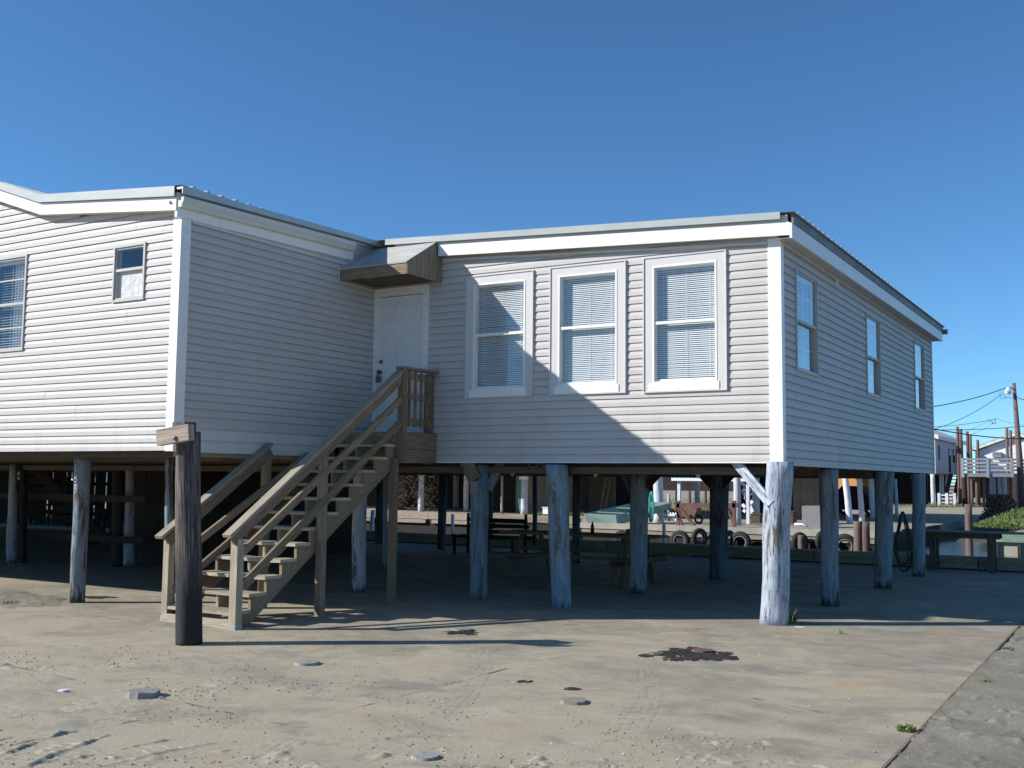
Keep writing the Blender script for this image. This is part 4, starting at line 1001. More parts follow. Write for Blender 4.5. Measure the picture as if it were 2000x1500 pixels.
# light bulbs under the floor
for u, v, y, lb in ((1363, 905, 13.3, 'bare bulb fitting under the floor near the corner pile'), (1163, 905, 13.6, 'bare bulb fitting under the floor right of the peeling blue pile'), (1001, 905, 13.3, 'bare bulb fitting under the floor left of the peeling blue pile')):
    q = onY(u, v, y); z = 1.83; mb = MB(); mb.tube([(q[0], q[1], z), (q[0], q[1], z-.045)], .05, 14, taper=[.055, .035])
    L = thing('light_fitting', lb, 'light fitting', (q[0], q[1], z-.14), 'bare bulb fittings under the floor'); part('socket', mb, 'bulb', L)
    mb = MB(); mb.ball((q[0], q[1], z-.085), .03, sz=1.35); part('bulb', mb, 'bulb', L)
# hanging cable loops
def sag(p, q, s, n=16): p = np.array(p, float); q = np.array(q, float); return [tuple(p+(q-p)*i/n-np.array([0, 0, s*4*(i/n)*(1-i/n)])) for i in range(n+1)]
mb = MB(); mb.tube(sag(onY(1030, 903, 12.6), onY(1052, 904, 12.6), .07), .006, 6); mb.tube(sag(onY(1052, 903, 12.6), onY(1078, 905, 12.6), .05), .006, 6); solo('cable', mb, 'rope', 'tan cable hanging in loops beside the peeling blue pile', 'cable')
mb = MB(); mb.tube(sag(onY(945, 925, 12.7), onY(985, 901, 12.7), .01), .006, 6); solo('cable', mb, 'rope', 'tan cable slanting up behind the brown knee brace', 'cable')

# left: rail fence and back stairs under the house
rf = thing('rail_fence', 'dark two rail fence under the left part of the house', 'fence', (-17.5, 13.0, 0))
for z in (1.24, .51): mb = MB(); mb.box(-23, -15.35, 12.98, 13.03, z-.06, z+.06); part('rail', mb, 'plank_dark', rf)
bs = thing('back_stairs', 'dark wooden stairs descending to the right behind the rail fence', 'staircase', (-22, 17.5, 0))
mb = MB(); mb.beam(onY(40, 905, 17), onY(205, 1078, 17), .32, .05, (0, 1, 0)); part('stringer', mb, 'plank_dark', bs)
mb = MB(); mb.beam(onY(60, 905, 16.2), onY(235, 1085, 16.2), .28, .05, (0, 1, 0)); part('stringer', mb, 'plank_dark', bs)
a = onY(75, 890, 17.1); b = onY(230, 1020, 17.1)
mb = MB(); mb.beam(a, b, .1, .05, (0, 1, 0)); part('handrail', mb, 'plank_dark', bs)
for k in range(13):
    t = k/13; p = a*(1-t)+b*t; mb = MB(); mb.box(p[0]-.02, p[0]+.02, 17.08, 17.12, max(.0, p[2]-.85), p[2]); part('baluster', mb, 'plank_dark', bs)
for k in range(9):
    p = onY(60+k*18, 930+k*18.5, 16.6); mb = MB(); mb.box(p[0]-.14, p[0]+.14, 16.2, 17.0, p[2]-.02, p[2]+.02); part('tread', mb, 'plank_dark', bs)

ps = thing('shade_screen', 'added backdrop of near-black planks with narrow light gaps, darkening the view behind the back stairs', 'screen', (-27, 21.3, 0))  # screen added to darken the open background under the house
mb = MB(); x = -44.
while x < -19.5:
    w_ = random.choice((.10, .14, .14, .28)); mb.box(x, x+w_, 21.3, 21.33, random.choice((.12, .12, .3)), 1.95 if random.random() < .8 else 1.5); x += w_+random.choice((.006, .01, .02, .09))
part('planks', mb, 'shade_black', ps)
for z in (.5, 1.4): mb = MB(); mb.box(-44, -19.5, 21.34, 21.38, z-.05, z+.05); part('rail', mb, 'plank_dark', ps)
# ================================================================== BULKHEADS
bh = thing('bulkhead', 'near timber bulkhead along the back edge of the slab', 'bulkhead', (-10, 22.75, 0))
x = -44.
while x < 12:
    L = random.uniform(2.2, 3.4)
    mb = MB(); h_ = random.uniform(-.012, .012)
    mb.box(x+.01, x+L-.01, 22.6, 22.84, .02, .13+h_); mb.box(x+.01, x+L-.01, 22.61, 22.83, .135+h_, .255+h_); part('timber', mb, 'bulk_wood', bh); x += L
mb = MB(); mb.box(-44, 12, 22.84, 22.9, -1.2, .05); part('sheet_wall', mb, 'bulk_dark', bh)
fbh = thing('bulkhead', 'pale timber capped bulkhead across the canal, left of the green boat', 'bulkhead', (-28, FB, 0))
x = -60.
while x < -18.6:
    L = random.uniform(2.5, 3.5); L = min(L, -18.6-x); mb = MB(); mb.box(x+.01, x+L-.01, FB-.06, FB+.28, .02, .23); part('cap_timber', mb, 'bulk_wood', fbh)
    if random.random() < .75: mb = MB(); mb.box(x+.2, x+L-.1, FB-.12, FB-.02, -.14, .0); part('waler', mb, 'bulk_wood', fbh)
    x += L
mb = MB(); mb.box(-60, -18.6, FB, FB+.25, -1.2, .06); part('sheet_wall', mb, 'bulk_dark', fbh)
cb = thing('concrete_seawall', 'stained concrete seawall hung with old tyres across the canal', 'seawall', (-13, FB, 0))
mb = MB(); mb.box(-18.6, -7.3, FB, FB+.3, -.12, .09); part('cap', mb, 'concrete_far', cb)
mb = MB(); mb.box(-18.55, -7.35, FB+.04, FB+.3, -.30, -.12); part('face', mb, 'bulk_wood', cb)
mb = MB(); mb.box(-18.55, -7.3, FB+.10, FB+.3, -1.2, -.30); part('sheet_wall', mb, 'bulk_dark', cb)
for k in range(60):
    pass
mb = MB(); mb.box(-4.35, -4.2, FB+.05, 60, -1.2, .06); mb.box(-7.4, -7.25, FB+.05, 45, -1.2, .06); part('slip_wall', mb, 'bulk_dark', cb)
gbh = thing('bulkhead', 'green painted bulkhead with pale pilings at the right edge', 'bulkhead', (-2, FB, 0))
mb = MB(); mb.box(-4.35, 10, FB-.15, FB+.25, -.08, .18); part('cap_beam', mb, 'green_cap', gbh)
mb = MB(); mb.box(-4.3, 10, FB-.02, FB+.02, -1.2, -.08); part('sheet_wall', mb, 'concrete_far', gbh)
for k in range(9): mb = MB(); x = -4.2+k*.62; mb.box(x, x+.1, FB-.12, FB-.02, -1.0, -.08); part('sheet_pile', mb, 'bulk_dark', gbh)
# tyres
def tyre(u, v, y, r, ax, lb, yaw=0):
    q = onY(u, v, y); t = thing('tyre', lb, 'tyre', tuple(q), 'old tyres hung on the seawall'); mb = MB(); mb.torus((0, 0, 0), r*.72, r*.30, ax, 26, 10, .95)
    o = part('rubber_ring', mb, 'rubber', t, world=False); mb = MB(); mb.torus((0, -r*.27 if ax == 'y' else 0, 0), r*.56, r*.02, ax, 24, 6); part('white_line', mb, 'tyre_rim_white', t, world=False)
    t.rotation_euler = (0, 0, yaw); return t
for i, (u, v, r, yaw, lb) in enumerate(((1214, 1054, .33, .2, 'half hidden tyre under the bow of the green boat'), (1328, 1056, .36, .1, 'tyre below the left leg of the red brown frame'), (1366, 1050, .33, 1.0, 'tyre turned sideways right of the first tyre under the frame'), (1446, 1059, .37, .1, 'white lined tyre left of the sunlit corner pile'), (1424, 1054, .33, 1.3, 'tyre edge-on beside the second dark pile'), (1562, 1060, .35, 1.0, 'tyre just right of the sunlit corner pile'), (1650, 1066, .39, .3, 'white lined tyre left of the two brown posts'), (1606, 1056, .33, 1.2, 'tyre half hidden behind the first side pile'))):
    tyre(u, v, FB-.3, r, 'y', lb, yaw)
# posts in the water
def wpost(u, vt, y, r, mat, lb, z0=-1., lean=0, cat='post', grp=None, name='water_post'):
    q = onY(u, vt, y); mb = MB(); mb.pole(q[0], y, z0, q[2], r, r*.96, n=14, seg=6, lean=(lean, 0)); return solo(name, mb, mat, lb, cat, grp)
wpost(1675, 1018, FB-.6, .14, 'pile_brown', 'left one of two short brown posts in the canal', grp='short brown posts in the canal'); wpost(1691, 1019, FB-.6, .125, 'pile_brown', 'right one of two short brown posts in the canal', grp='short brown posts in the canal')
wpost(1565, 1045, FB-.5, .11, 'pile_brown', 'low stub post by the tyre right of the sunlit corner pile')
wpost(1891, 985, 34.0, .105, 'pile_red', 'pale round post in the canal behind the work table', cat='post')
wpost(884, 1004, 24.5, .045, 'pvc', 'white plastic pipe pole standing in the canal left of the blue piles', name='pipe_pole'); wpost(1297, 1022, 24.5, .045, 'pvc', 'white plastic pipe pole in the canal below the red brown frame', name='pipe_pole')
wpost(722, 996, 23.6, .06, 'pvc', 'leaning white plastic pipe pole left of the stair posts', name='pipe_pole', lean=.12)

# ================================================================== FAR SIDE: items on the bank
BZ = .075
def gb_(u, v, z=BZ): return onZ(u, v, z)
def far_house(name, label, x0, x1, y0, y1, zf, zt, mat, roofmat, loc=None):
    h = thing(name, label, 'house', ((x0+x1)/2, (y0+y1)/2, BZ)); mb = MB(); mb.box(x0, x1, y0, y1, zf, zt); part('wall', mb, mat, h)
    mb = MB(); ym = (y0+y1)/2; rz = zt+(y1-y0)*.16
    mb.prism([(y0-.4, zt-.05), (ym, rz), (y1+.4, zt-.05), (y1+.4, zt+.08), (ym, rz+.13), (y0-.4, zt+.08)], 'x', x0-.4, x1+.4); part('roof', mb, roofmat, h); return h
hA = far_house('far_house', 'white house on stilts across the canal, left of the green boat', -37, -19.5, 41.5, 50.5, 2.2, 4.9, 'house_white', 'house_roof')
hB = far_house('far_house', 'white house on stilts across the canal behind the red brown frame', -17.8, -10.2, 44, 54, 2.3, 5.0, 'house_lilac', 'house_roof')
hC = far_house('far_house', 'grey house on stilts across the canal behind the two brown posts', onY(1600, 900, 52)[0], onY(1790, 900, 60)[0]-.5, 52, 59.5, 2.1, 4.9, 'house_lilac', 'house_roof_grey')
hD = far_house('far_house', 'tan house on stilts across the canal seen at the far left', -64, -42, 41, 50, 2.2, 5.0, 'house_lilac', 'house_roof')
def fpile(u, vb, wpx, house_, mat='pile_white', z1=2.25, bend=0, ut=None):
    c = gb_(u, vb); dep = float(fw@(c-np.array([0, 0, H]))); r = wpx/2/F*dep; mb = MB(); lx = 0
    if ut is not None: lx = (onY(ut, 920, c[1])[0]-c[0])*z1/1.9
    mb.pole(c[0], c[1], BZ-.02, z1, r, r*.9, n=14, seg=8, lean=(lx, 0), bend=bend); return part('pile', mb, mat, house_)
for u, v, w_, m in ((822, 998, 12, 'pile_white'), (890, 994, 12, 'pile_pale'), (910, 999, 11, 'pile_white'), (1024, 1004, 15, 'pile_white'), (1151, 998, 12, 'pile_white'), (1205, 996, 12, 'pile_white'), (724, 985, 12, 'pile_white'), (776, 992, 6, 'pile_pale'), (980, 1003, 5, 'pile_pale')): fpile(u, v, w_, hA, m, 2.2)
for u, v, w_, m in ((1286, 1020, 20, 'pile_white'), (1325, 1005, 12, 'pile_white'), (1362, 1000, 11, 'pile_white'), (1440, 1024, 15, 'pile_white'), (1477, 1020, 15, 'pile_white'), (1347, 988, 6, 'pile_brown'), (1378, 985, 6, 'pile_brown'), (1500, 1000, 12, 'pile_white')): fpile(u, v, w_, hB, m, 2.3)
for u, v, w_, ut in ((1660, 1022, 13, 1651), (1684, 1018, 11, 1678), (1705, 1016, 11, 1700), (1752, 1010, 7, 1748)): fpile(u, v, w_, hC, 'pile_white', 2.1, 0, ut)
def panel(name, pts, y, th, mat, parent, label=None):
    P = [onY(u, v, y) for u, v in pts]; mb = MB(); mb.prism([(p[0], p[2]) for p in P], 'y', y, y+th); return part(name, mb, mat, parent, label)
Z0 = lambda y: 946+ (H-BZ)/y*0
def pw(name, u0, u1, v0, v1, y, mat, parent, label=None, th=.15):
    a = onY(u0, v0, y); b = onY(u1, v1, y); mb = MB(); z0_ = BZ-.02 if v1 > 985 else b[2]; mb.box(a[0], b[0], y, y+th, z0_, a[2])
    if mat == 'tan_wall':
        x = a[0]+.3
        while x < b[0]-.1: mb.box(x, x+.05, y-.025, y-.001, z0_, a[2]); x += .61
    return part(name, mb, mat, parent, label)
# lower level rooms of house A: rusty panel, dark backdrops added to shut out the sky, tan doors
pw('dark_backdrop', 690, 1010, 905, 999, 49.0, 'dark_brown', hA); pw('rust_panel', 742, 790, 905, 992, 44.5, 'rust_brown', hA)
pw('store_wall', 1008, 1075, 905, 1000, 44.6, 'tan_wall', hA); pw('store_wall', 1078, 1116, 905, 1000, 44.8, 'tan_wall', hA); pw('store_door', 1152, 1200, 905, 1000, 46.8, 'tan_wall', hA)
pw('store_wall', 940, 1008, 905, 999, 45.6, 'dark_brown', hA); pw('store_wall', 1117, 1150, 905, 1000, 47.6, 'tan_wall', hA); pw('dark_backdrop', 1200, 1290, 905, 1000, 53.0, 'dark_brown', hA)
pw('dark_backdrop', 300, 700, 905, 1000, 50.0, 'dark_brown', hA); pw('beam', 1133, 1210, 922, 926, 46.0, 'shaded_white', hA); 
pw('dark_backdrop', 1280, 1440, 905, 960, 58.5, 'dark_brown', hB); pw('dark_backdrop', 1500, 1560, 905, 1000, 48.0, 'dark_brown', hB); pw('store_wall', 1548, 1600, 920, 1010, 46.5, 'tan_wall', hB); pw('dark_backdrop', 1440, 1500, 905, 990, 53.0, 'dark_brown', hB)
pw('panel', 1632, 1708, 921, 975, 58.0, 'orange_panel', hC, 'orange boarded wall panel'); pw('dark_backdrop', 1712, 1812, 921, 985, 59.0, 'dark_brown', hC); pw('dark_backdrop', 1590, 1636, 915, 1000, 56.0, 'dark_brown', hC)
pw('dark_backdrop', -200, 290, 905, 1000, 49.0, 'dark_brown', hD)
for u, v, w_ in ((20, 985, 9), (70, 985, 9), (112, 985, 9), (205, 985, 9), (270, 985, 9)): fpile(u, v, w_, hD, 'pile_white', 2.2)
pw('white_board', 122, 150, 905, 912, 40.5, 'house_white', hD); pw('white_board', 120, 145, 935, 946, 40.2, 'house_white', hD)
# debris thicket against the rusty panel
mb = MB()
for k in range(420):
    p = onY(random.uniform(762, 858), random.uniform(925, 992), random.uniform(41.5, 44)); d = np.array([random.uniform(-.5, .5), random.uniform(-.3, .3), random.uniform(-.4, .5)]); mb.tube([p, p+d*.5+np.array([0, 0, .05]), p+d*.8], .016, 3, taper=[.011, .008, .004])
o = solo('brush_pile', mb, 'bush', 'tangle of dry branches under the far white house beside the rusty panel', 'branches', kind='stuff')
# green roofed shelter
sh_ = thing('shelter', 'small shelter with a green metal roof across the canal', 'shelter', (-14.5, 41, BZ)); a = onY(1318, 935, 40); b = onY(1442, 935, 40)
mb = MB(); mb.prism([(39.9, a[2]), (41.6, a[2]+.55), (41.6, a[2]+.58), (39.9, a[2]+.03)], 'x', a[0]-.1, b[0]+.6)
xx = a[0]-.1
while xx < b[0]+.6: mb.prism([(39.9, a[2]+.03), (41.6, a[2]+.58), (41.6, a[2]+.62), (39.9, a[2]+.07)], 'x', xx, xx+.03); xx += .18
part('roof', mb, 'green_metal', sh_); mb = MB(); mb.box(a[0]-.1, b[0]+.6, 39.87, 39.9, a[2]-.08, a[2]+.03); part('fascia', mb, 'house_white', sh_)
for x in (a[0]+.1, b[0]+.3): mb = MB(); mb.box(x, x+.12, 40.0, 40.12, BZ-.02, a[2]+.02); part('post', mb, 'pile_white', sh_)
# jon boat on the bank
bt = thing('rowing_boat', 'pale green flat bottomed boat lying on the canal edge', 'boat', (-17.8, 37, .1))
A_ = {k: onY(*v) for k, v in dict(sl=(1140, 1003, 35.9), sr=(1203, 1006, 36.1), bl=(1149, 1023, 36.0), br=(1205, 1026, 36.1)).items()}
d = np.array([1.3, 2.2, .45]); bw = {k: p+d for k, p in A_.items()}
bw['bl'] = bw['bl']+np.array([.1, 0, .12]); bw['br'] = bw['br']+np.array([-.1, 0, .12])
mb = MB()
def plate(a_, b_, c_, d_, t=.03):
    n = Vector(b_-a_).cross(Vector(d_-a_)).normalized()*t; P = [Vector(x) for x in (a_, b_, c_, d_)]; Q = [p+n for p in P]
    mb.face(P); mb.face(Q[::-1]); [mb.face([P[i], P[(i+1) % 4], Q[(i+1) % 4], Q[i]]) for i in range(4)]
plate(A_['sl'], A_['sr'], A_['br'], A_['bl']); plate(A_['sr'], bw['sr'], bw['br'], A_['br']); plate(A_['sl'], bw['sl'], bw['bl'], A_['bl']); plate(A_['bl'], A_['br'], bw['br'], bw['bl']); plate(bw['sl'], bw['sr'], bw['br'], bw['bl'])
part('hull', mb, 'boat_green', bt)
for t in (.25, .6):
    mb = MB(); p = A_['sl']*(1-t)+bw['sl']*t-np.array([0, 0, .06]); q = A_['sr']*(1-t)+bw['sr']*t-np.array([0, 0, .06]); mb.beam(p, q, .28, .03); part('thwart', mb, 'boat_green', bt)
# red-brown timber frame
rf2 = thing('timber_frame', 'red brown timber frame with diagonal braces on the seawall', 'frame', (-13.6, FB+.3, .1))
def fb_(name, a, b, wd, y=36.35): mb = MB(); mb.beam(onY(a[0], a[1], y), onY(b[0], b[1], y), wd, .1, (0, 1, 0)); part(name, mb, 'red_brown', rf2)
fb_('top_beam', (1319, 987), (1442, 987), .16); fb_('leg', (1325, 978), (1325, 1034), .12); fb_('leg', (1434, 978), (1434, 1036), .12); fb_('brace', (1328, 992), (1360, 1032), .09); fb_('brace', (1320, 992), (1334, 1030), .08); fb_('brace', (1420, 992), (1432, 1020), .08, 36.4)
# teal hoses on white piles
for (u, v0, v1, y, lb) in ((1018, 935, 1000, 43.0, 'teal hose looped on a white pile left of the peeling blue pile'), (1272, 960, 1020, 37.3, 'teal hose looped on the thick white pile right of the boat')):
    pts = []
    for i in range(60):
        t = i/60*2*math.pi*3; q = onY(u+4*math.sin(t)*(1+.4*math.sin(i*.2)), v0+(v1-v0)*(.5-.5*math.cos(t))*(1-.1*math.sin(i*.3)), y); pts.append(tuple(q))
    mb = MB(); mb.tube(pts, .022, 5); solo('garden_hose', mb, 'hose_teal', lb, 'hose')
wbx = onY(1024, 934, 42.8); mb = MB(); mb.box(wbx[0]-.22, wbx[0]+.22, 42.7, 42.8, wbx[2]-.06, wbx[2]+.06); part('hose_bracket', mb, 'house_white', hA)
# clutter
mb = MB(); a = onY(1566, 988, 38.5); b = onY(1602, 1030, 38.5); mb.box(a[0], b[0], 38.5, 39.4, BZ-.02, a[2]); solo('storage_box', mb, 'grey_box', 'grey storage box on the far bank right of the sunlit corner pile', 'box')
mb = MB(); a = onY(1552, 1024, 37.4); b = onY(1578, 1029, 37.4); mb.tube([a, (a+b)/2+np.array([0, 0, .05]), b], .05, 8); solo('foam_roll', mb, 'house_white', 'white rolled sheet lying in front of the grey storage box', 'roll')
bnch = thing('white_bench', 'white slatted bench across the canal beside the thick white pile', 'bench', (-15, 38, BZ))
for k in range(6): a = onY(1293+k*5, 1001, 38.0); mb = MB(); mb.box(a[0], a[0]+.06, 38, 38.04, BZ+.1, a[2]); part('slat', mb, 'house_white', bnch)
a = onY(1290, 1000, 38); b = onY(1322, 1003, 38); mb = MB(); mb.box(a[0], b[0], 37.9, 38.4, BZ+.28, BZ+.34); part('seat', mb, 'house_white', bnch)
wr = thing('wheelbarrow', 'rusty red wheelbarrow behind the red brown frame', 'wheelbarrow', (-14.2, 38.5, BZ)); q = onY(1348, 1002, 38.4)
mb = MB(); mb.prism([(q[0]-.42, q[2]+.16), (q[0]+.36, q[2]+.2), (q[0]+.2, q[2]-.22), (q[0]-.22, q[2]-.22)], 'y', 38.2, 38.7); part('tray', mb, 'red_brown', wr)
mb = MB(); mb.torus((q[0]+.32, 38.45, BZ+.17), .14, .045, 'y'); part('wheel', mb, 'rubber', wr)
for y in (38.25, 38.62): mb = MB(); mb.tube([(q[0]+.35, y, BZ+.2), (q[0]-.3, y, BZ+.45), (q[0]-.85, y, BZ+.55)], .022, 6); part('handle', mb, 'treated_dark', wr)
wr2 = thing('lattice_rack', 'white lattice rack between white piles left of the corner pile', 'rack', (-11.5, 39.5, BZ))
for (a, b) in (((1452, 1000), (1470, 978)), ((1455, 975), (1470, 960)), ((1450, 985), (1468, 1005)), ((1452, 960), (1470, 1000)), ((1446, 940), (1468, 962)), ((1468, 935), (1450, 962))):
    mb = MB(); mb.beam(onY(*a, 40.5), onY(*b, 40.5), .12, .04, (0, 1, 0)); part('slat', mb, 'house_white', wr2)
car = thing('parked_car', 'dark blue car parked under the grey house beyond the canal', 'car', (-9.0, 54, BZ))
a = onY(1636, 945, 54); b = onY(1712, 985, 54); mb = MB(); mb.prism([(a[0]-.4, BZ+.3), (b[0]+.6, BZ+.3), (b[0]+.6, BZ+.85), (b[0]-.2, BZ+.95), (b[0]-.7, BZ+1.45), (a[0]+.4, BZ+1.45), (a[0]-.1, BZ+.95), (a[0]-.4, BZ+.85)], 'y', 53.2, 54.9); part('body', mb, 'car_dark', car)
for x in (a[0]+.1, b[0]-.1):
    for y in (53.2, 54.8): mb = MB(); mb.torus((x, y, BZ+.3), .22, .09, 'y', 18, 8); part('wheel', mb, 'rubber', car)
for (u, v, r_, h_, n_, lb) in ((1150, 1010, 1.6, .28, 900, 'grass_patch'),):
    pass
def grass_area(poly_uv, n, h, zb, label):
    mb = MB(); us = [p[0] for p in poly_uv]; vs = [p[1] for p in poly_uv]
    for i in range(n):
        q = onZ(random.uniform(min(us), max(us)), random.uniform(min(vs), max(vs)), zb); hh = h*(.5+random.random()); b = random.random()*6.28; wd = .02; l = hh*random.uniform(.1, .6)
        wx, wy = math.cos(b)*wd, math.sin(b)*wd; mb.face([(q[0]-wx, q[1]-wy, zb), (q[0]+wx, q[1]+wy, zb), (q[0]+l*math.cos(b+1), q[1]+l*math.sin(b+1), zb+hh)])
    return mb
solo('grass', grass_area([(1040, 998), (1200, 1008)], 2600, .16, .06, ''), 'grass_far', 'green grass on the far bank behind the pale green boat', 'grass', kind='stuff')
solo('grass', grass_area([(1290, 975), (1450, 1004)], 2600, .14, .06, ''), 'grass_far', 'green grass behind the red brown frame on the far bank', 'grass', kind='stuff')
solo('grass', grass_area([(1560, 986), (1812, 992)], 900, .2, .03, ''), 'grass_far', 'strip of grass beyond the two short brown posts', 'grass', kind='stuff')
solo('grass', grass_area([(1806, 987), (1960, 991)], 2500, .22, .03, ''), 'grass_far', 'thin green strip at the foot of the far right stilt house', 'grass', kind='stuff')

def clutter(name, u0, u1, v0, v1, y, dep, mat, label, cat):
    a = onY(u0, v0, y); b = onY(u1, v1, y); mb = MB(); z0 = max(BZ-.01, b[2]); mb.box(a[0], b[0], y, y+dep, z0, a[2]); mb.box(a[0]-.03, b[0]+.03, y-.03, y+dep+.03, a[2], a[2]+.035); return solo(name, mb, mat, label, cat)
clutter('crate', 936, 952, 986, 1003, 41.0, .5, 'pile_brown', 'brown crate on the far bank left of the first blue pile', 'crate')
clutter('cooler', 1060, 1072, 992, 1004, 41.5, .4, 'house_white', 'white cooler box on the far bank left of the peeling blue pile', 'cooler')
clutter('crate', 1466, 1484, 1005, 1022, 39.0, .6, 'treated_dark', 'dark crate between white piles left of the corner pile', 'crate')
clutter('storage_box', 1536, 1549, 1000, 1022, 39.5, .5, 'rust_brown', 'rusty box left of the grey storage box', 'box')
clutter('storage_box', 1394, 1408, 1004, 1018, 38.0, .4, 'car_dark', 'dark box on the far bank behind the dark shaded pile', 'box')
ld = thing('ladder', 'pale ladder leaning on the tan doors under the far white house', 'ladder', tuple(onY(1180, 1000, 46.4)))
for du in (0, 9): mb = MB(); mb.beam(onY(1172+du, 1000, 46.2), onY(1184+du, 930, 46.7), .06, .05, (0, 1, 0)); part('rail', mb, 'treated_pale', ld)
for k in range(8): t = (k+.5)/8; mb = MB(); mb.beam(onY(1172+12*t, 1000-70*t, 46.2+.5*t), onY(1181+12*t, 1000-70*t, 46.2+.5*t), .035, .035, (0, 1, 0)); part('rung', mb, 'treated_pale', ld)
for i, (u, vt, r_) in enumerate(((955, 965, .06), (1085, 960, .05), (1122, 972, .07), (1306, 965, .06), (1416, 972, .06), (1462, 950, .05), (1532, 985, .08), (1716, 985, .08))):
    q = onY(u, vt, 39.5+i*.3); mb = MB(); mb.pole(q[0], q[1], BZ-.02, q[2], r_, None, n=10, seg=4)
    solo('bank_post', mb, 'pile_pale' if i % 2 else 'pile_brown', ('thin post on the far bank left of the peeling blue pile', 'pale thin post on the far bank just left of the peeling blue pile', 'thin brown post just right of the peeling blue pile', 'pale thin post on the bank beside the left leg of the red brown frame', 'thin brown post behind the dark shaded pile', 'pale thin post beside the white lattice rack', 'short brown post right of the sunlit corner pile', 'pale short post right of the two short brown posts')[i], 'post')
# ================================================================== RIGHT BACKGROUND
Y1 = 84
r1 = thing('far_house', 'stilt house with its side wall painted in shade grey and a white roof at the far right', 'house', (-17, 90, 0))
mb = MB(); mb.box(-22, -13.75, Y1, 98, 2.45, 5.10); part('wall', mb, 'house_lilac', r1)  # grey wall colour carries the shade of the side facing right
mb = MB(); mb.box(-14.0, -13.72, Y1-.05, Y1, 2.45, 5.15); part('corner_board', mb, 'house_white', r1)  # white strip paints the sunlit front face of the wall
mb = MB(); mb.prism([(-22.4, 4.95), (-18, 6.9), (-13.4, 4.95), (-13.4, 5.25), (-18, 7.2), (-22.4, 5.25)], 'y', Y1-.5, 98.5); part('roof', mb, 'house_roof', r1)
for (y, z0, z1, wd, m) in ((85.6, 3.5, 4.6, .35, 'dark'), (90.2, 2.6, 4.45, .9, 'dark'), (92.3, 3.4, 4.5, .9, 'dark'), (94.0, 3.4, 4.5, .9, 'dark')):
    mb = MB(); mb.box(-13.76, -13.71, y, y+wd, z0, z1); part('window' if z0 > 3 else 'door', mb, m, r1)
    if wd > .5: mb2 = MB(); mb2.box(-13.712, -13.70, y+.2, y+wd-.2, z1-.5, z1-.1); part('pane', mb2, 'house_white', r1)
for (u, v, w_) in ((1823, 989, 8), (1840, 986, 8), (1851, 984, 6)): 
    c = onZ(u, v, .03); mb = MB(); mb.pole(c[0], c[1], 0, 2.5, w_/2/F*c[1]*1.05, None, n=12, seg=5); part('pile', mb, 'pile_white', r1)
mb = MB(); mb.beam(onY(1858, 925, 86), onY(1842, 986, 86), .3, .05, (0, 1, 0)); mb.beam(onY(1874, 922, 86), onY(1862, 986, 86), .3, .05, (0, 1, 0)); part('stair_stringer', mb, 'plank_dark', r1)
for k in range(9): a = onY(1857-k*1.7, 930+k*6.6, 86); b = onY(1872-k*1.4, 930+k*6.6, 86); mb = MB(); mb.box(a[0], b[0], 85.9, 86.2, a[2]-.04, a[2]+.03); part('stair_tread', mb, 'plank_dark', r1)
pw('dark_backdrop', 1808, 1848, 926, 984, 97.5, 'dark_brown', r1)
gt = thing('low_gate', 'low white barred gate at the foot of the far stilt house stairs', 'gate', tuple(onZ(1847, 989)))
for v in (967, 974, 981, 987): a = onY(1834, v, 83.5); b = onY(1860, v, 83.5); mb = MB(); mb.box(a[0], b[0], 83.45, 83.5, a[2]-.04, a[2]+.04); part('bar', mb, 'pile_white', gt)
for u in (1834, 1849, 1864): a = onY(u, 963, 83.5); mb = MB(); mb.box(a[0]-.1, a[0]+.1, 83.4, 83.55, 0, a[2]); part('post', mb, 'pile_white', gt)
# raised deck
dk = thing('raised_deck', 'raised deck with white slatted railing standing on tall posts', 'deck', (-10, 82, 0)); yd = 82
a = onY(1878, 924, yd); b = onY(1990, 926, yd); mb = MB(); mb.box(a[0], b[0], yd, yd+4, a[2]-.25, a[2]+.0); part('deck_floor', mb, 'shaded_white', dk)
for v in (897, 904, 911, 918): p = onY(1880, v, yd); q = onY(1976, v, yd); mb = MB(); mb.box(p[0], q[0], yd-.08, yd-.02, p[2]-.07, p[2]+.07); part('rail', mb, 'shaded_white', dk)
for v in (897, 904, 911, 918): p = onY(1976, v, yd); mb = MB(); mb.beam((p[0], yd, p[2]), (p[0]+.5, yd+4, p[2]), .06, .12); part('rail', mb, 'shaded_white', dk)
for u in (1880, 1929, 1977): p = onY(u, 895, yd); mb = MB(); mb.box(p[0]-.1, p[0]+.1, yd-.14, yd-.0, a[2]-.3, p[2]); part('post', mb, 'shaded_white', dk)
for (u, vt, w_, m, vb) in ((1874, 833, 5, 'pile_red', 989), (1880, 838, 6, 'pile_red', 988), (1893, 843, 5, 'pile_red', 988), (1899, 850, 5, 'pile_red', 989), (1913, 859, 5, 'pile_red', 986), (1971, 835, 5, 'pile_red', 990), (1978, 840, 5, 'pile_red', 990), (1993, 845, 5, 'pile_red', 992), (1922, 925, 5, 'pile_brown', 984), (1909, 925, 6, 'pile_brown', 986), (1885, 925, 9, 'dark_brown', 990), (1987, 930, 12, 'dark_brown', 1000)):
    c = onZ(u, vb, .03); c[1] = min(c[1], 85); c = onY(u, vb, c[1]); t = onY(u, vt, c[1]); mb = MB(); mb.pole(c[0], c[1], -.02, t[2], w_/2/F*c[1]*1.08, None, n=10, seg=6, rough=.01); part('pile', mb, m, dk)
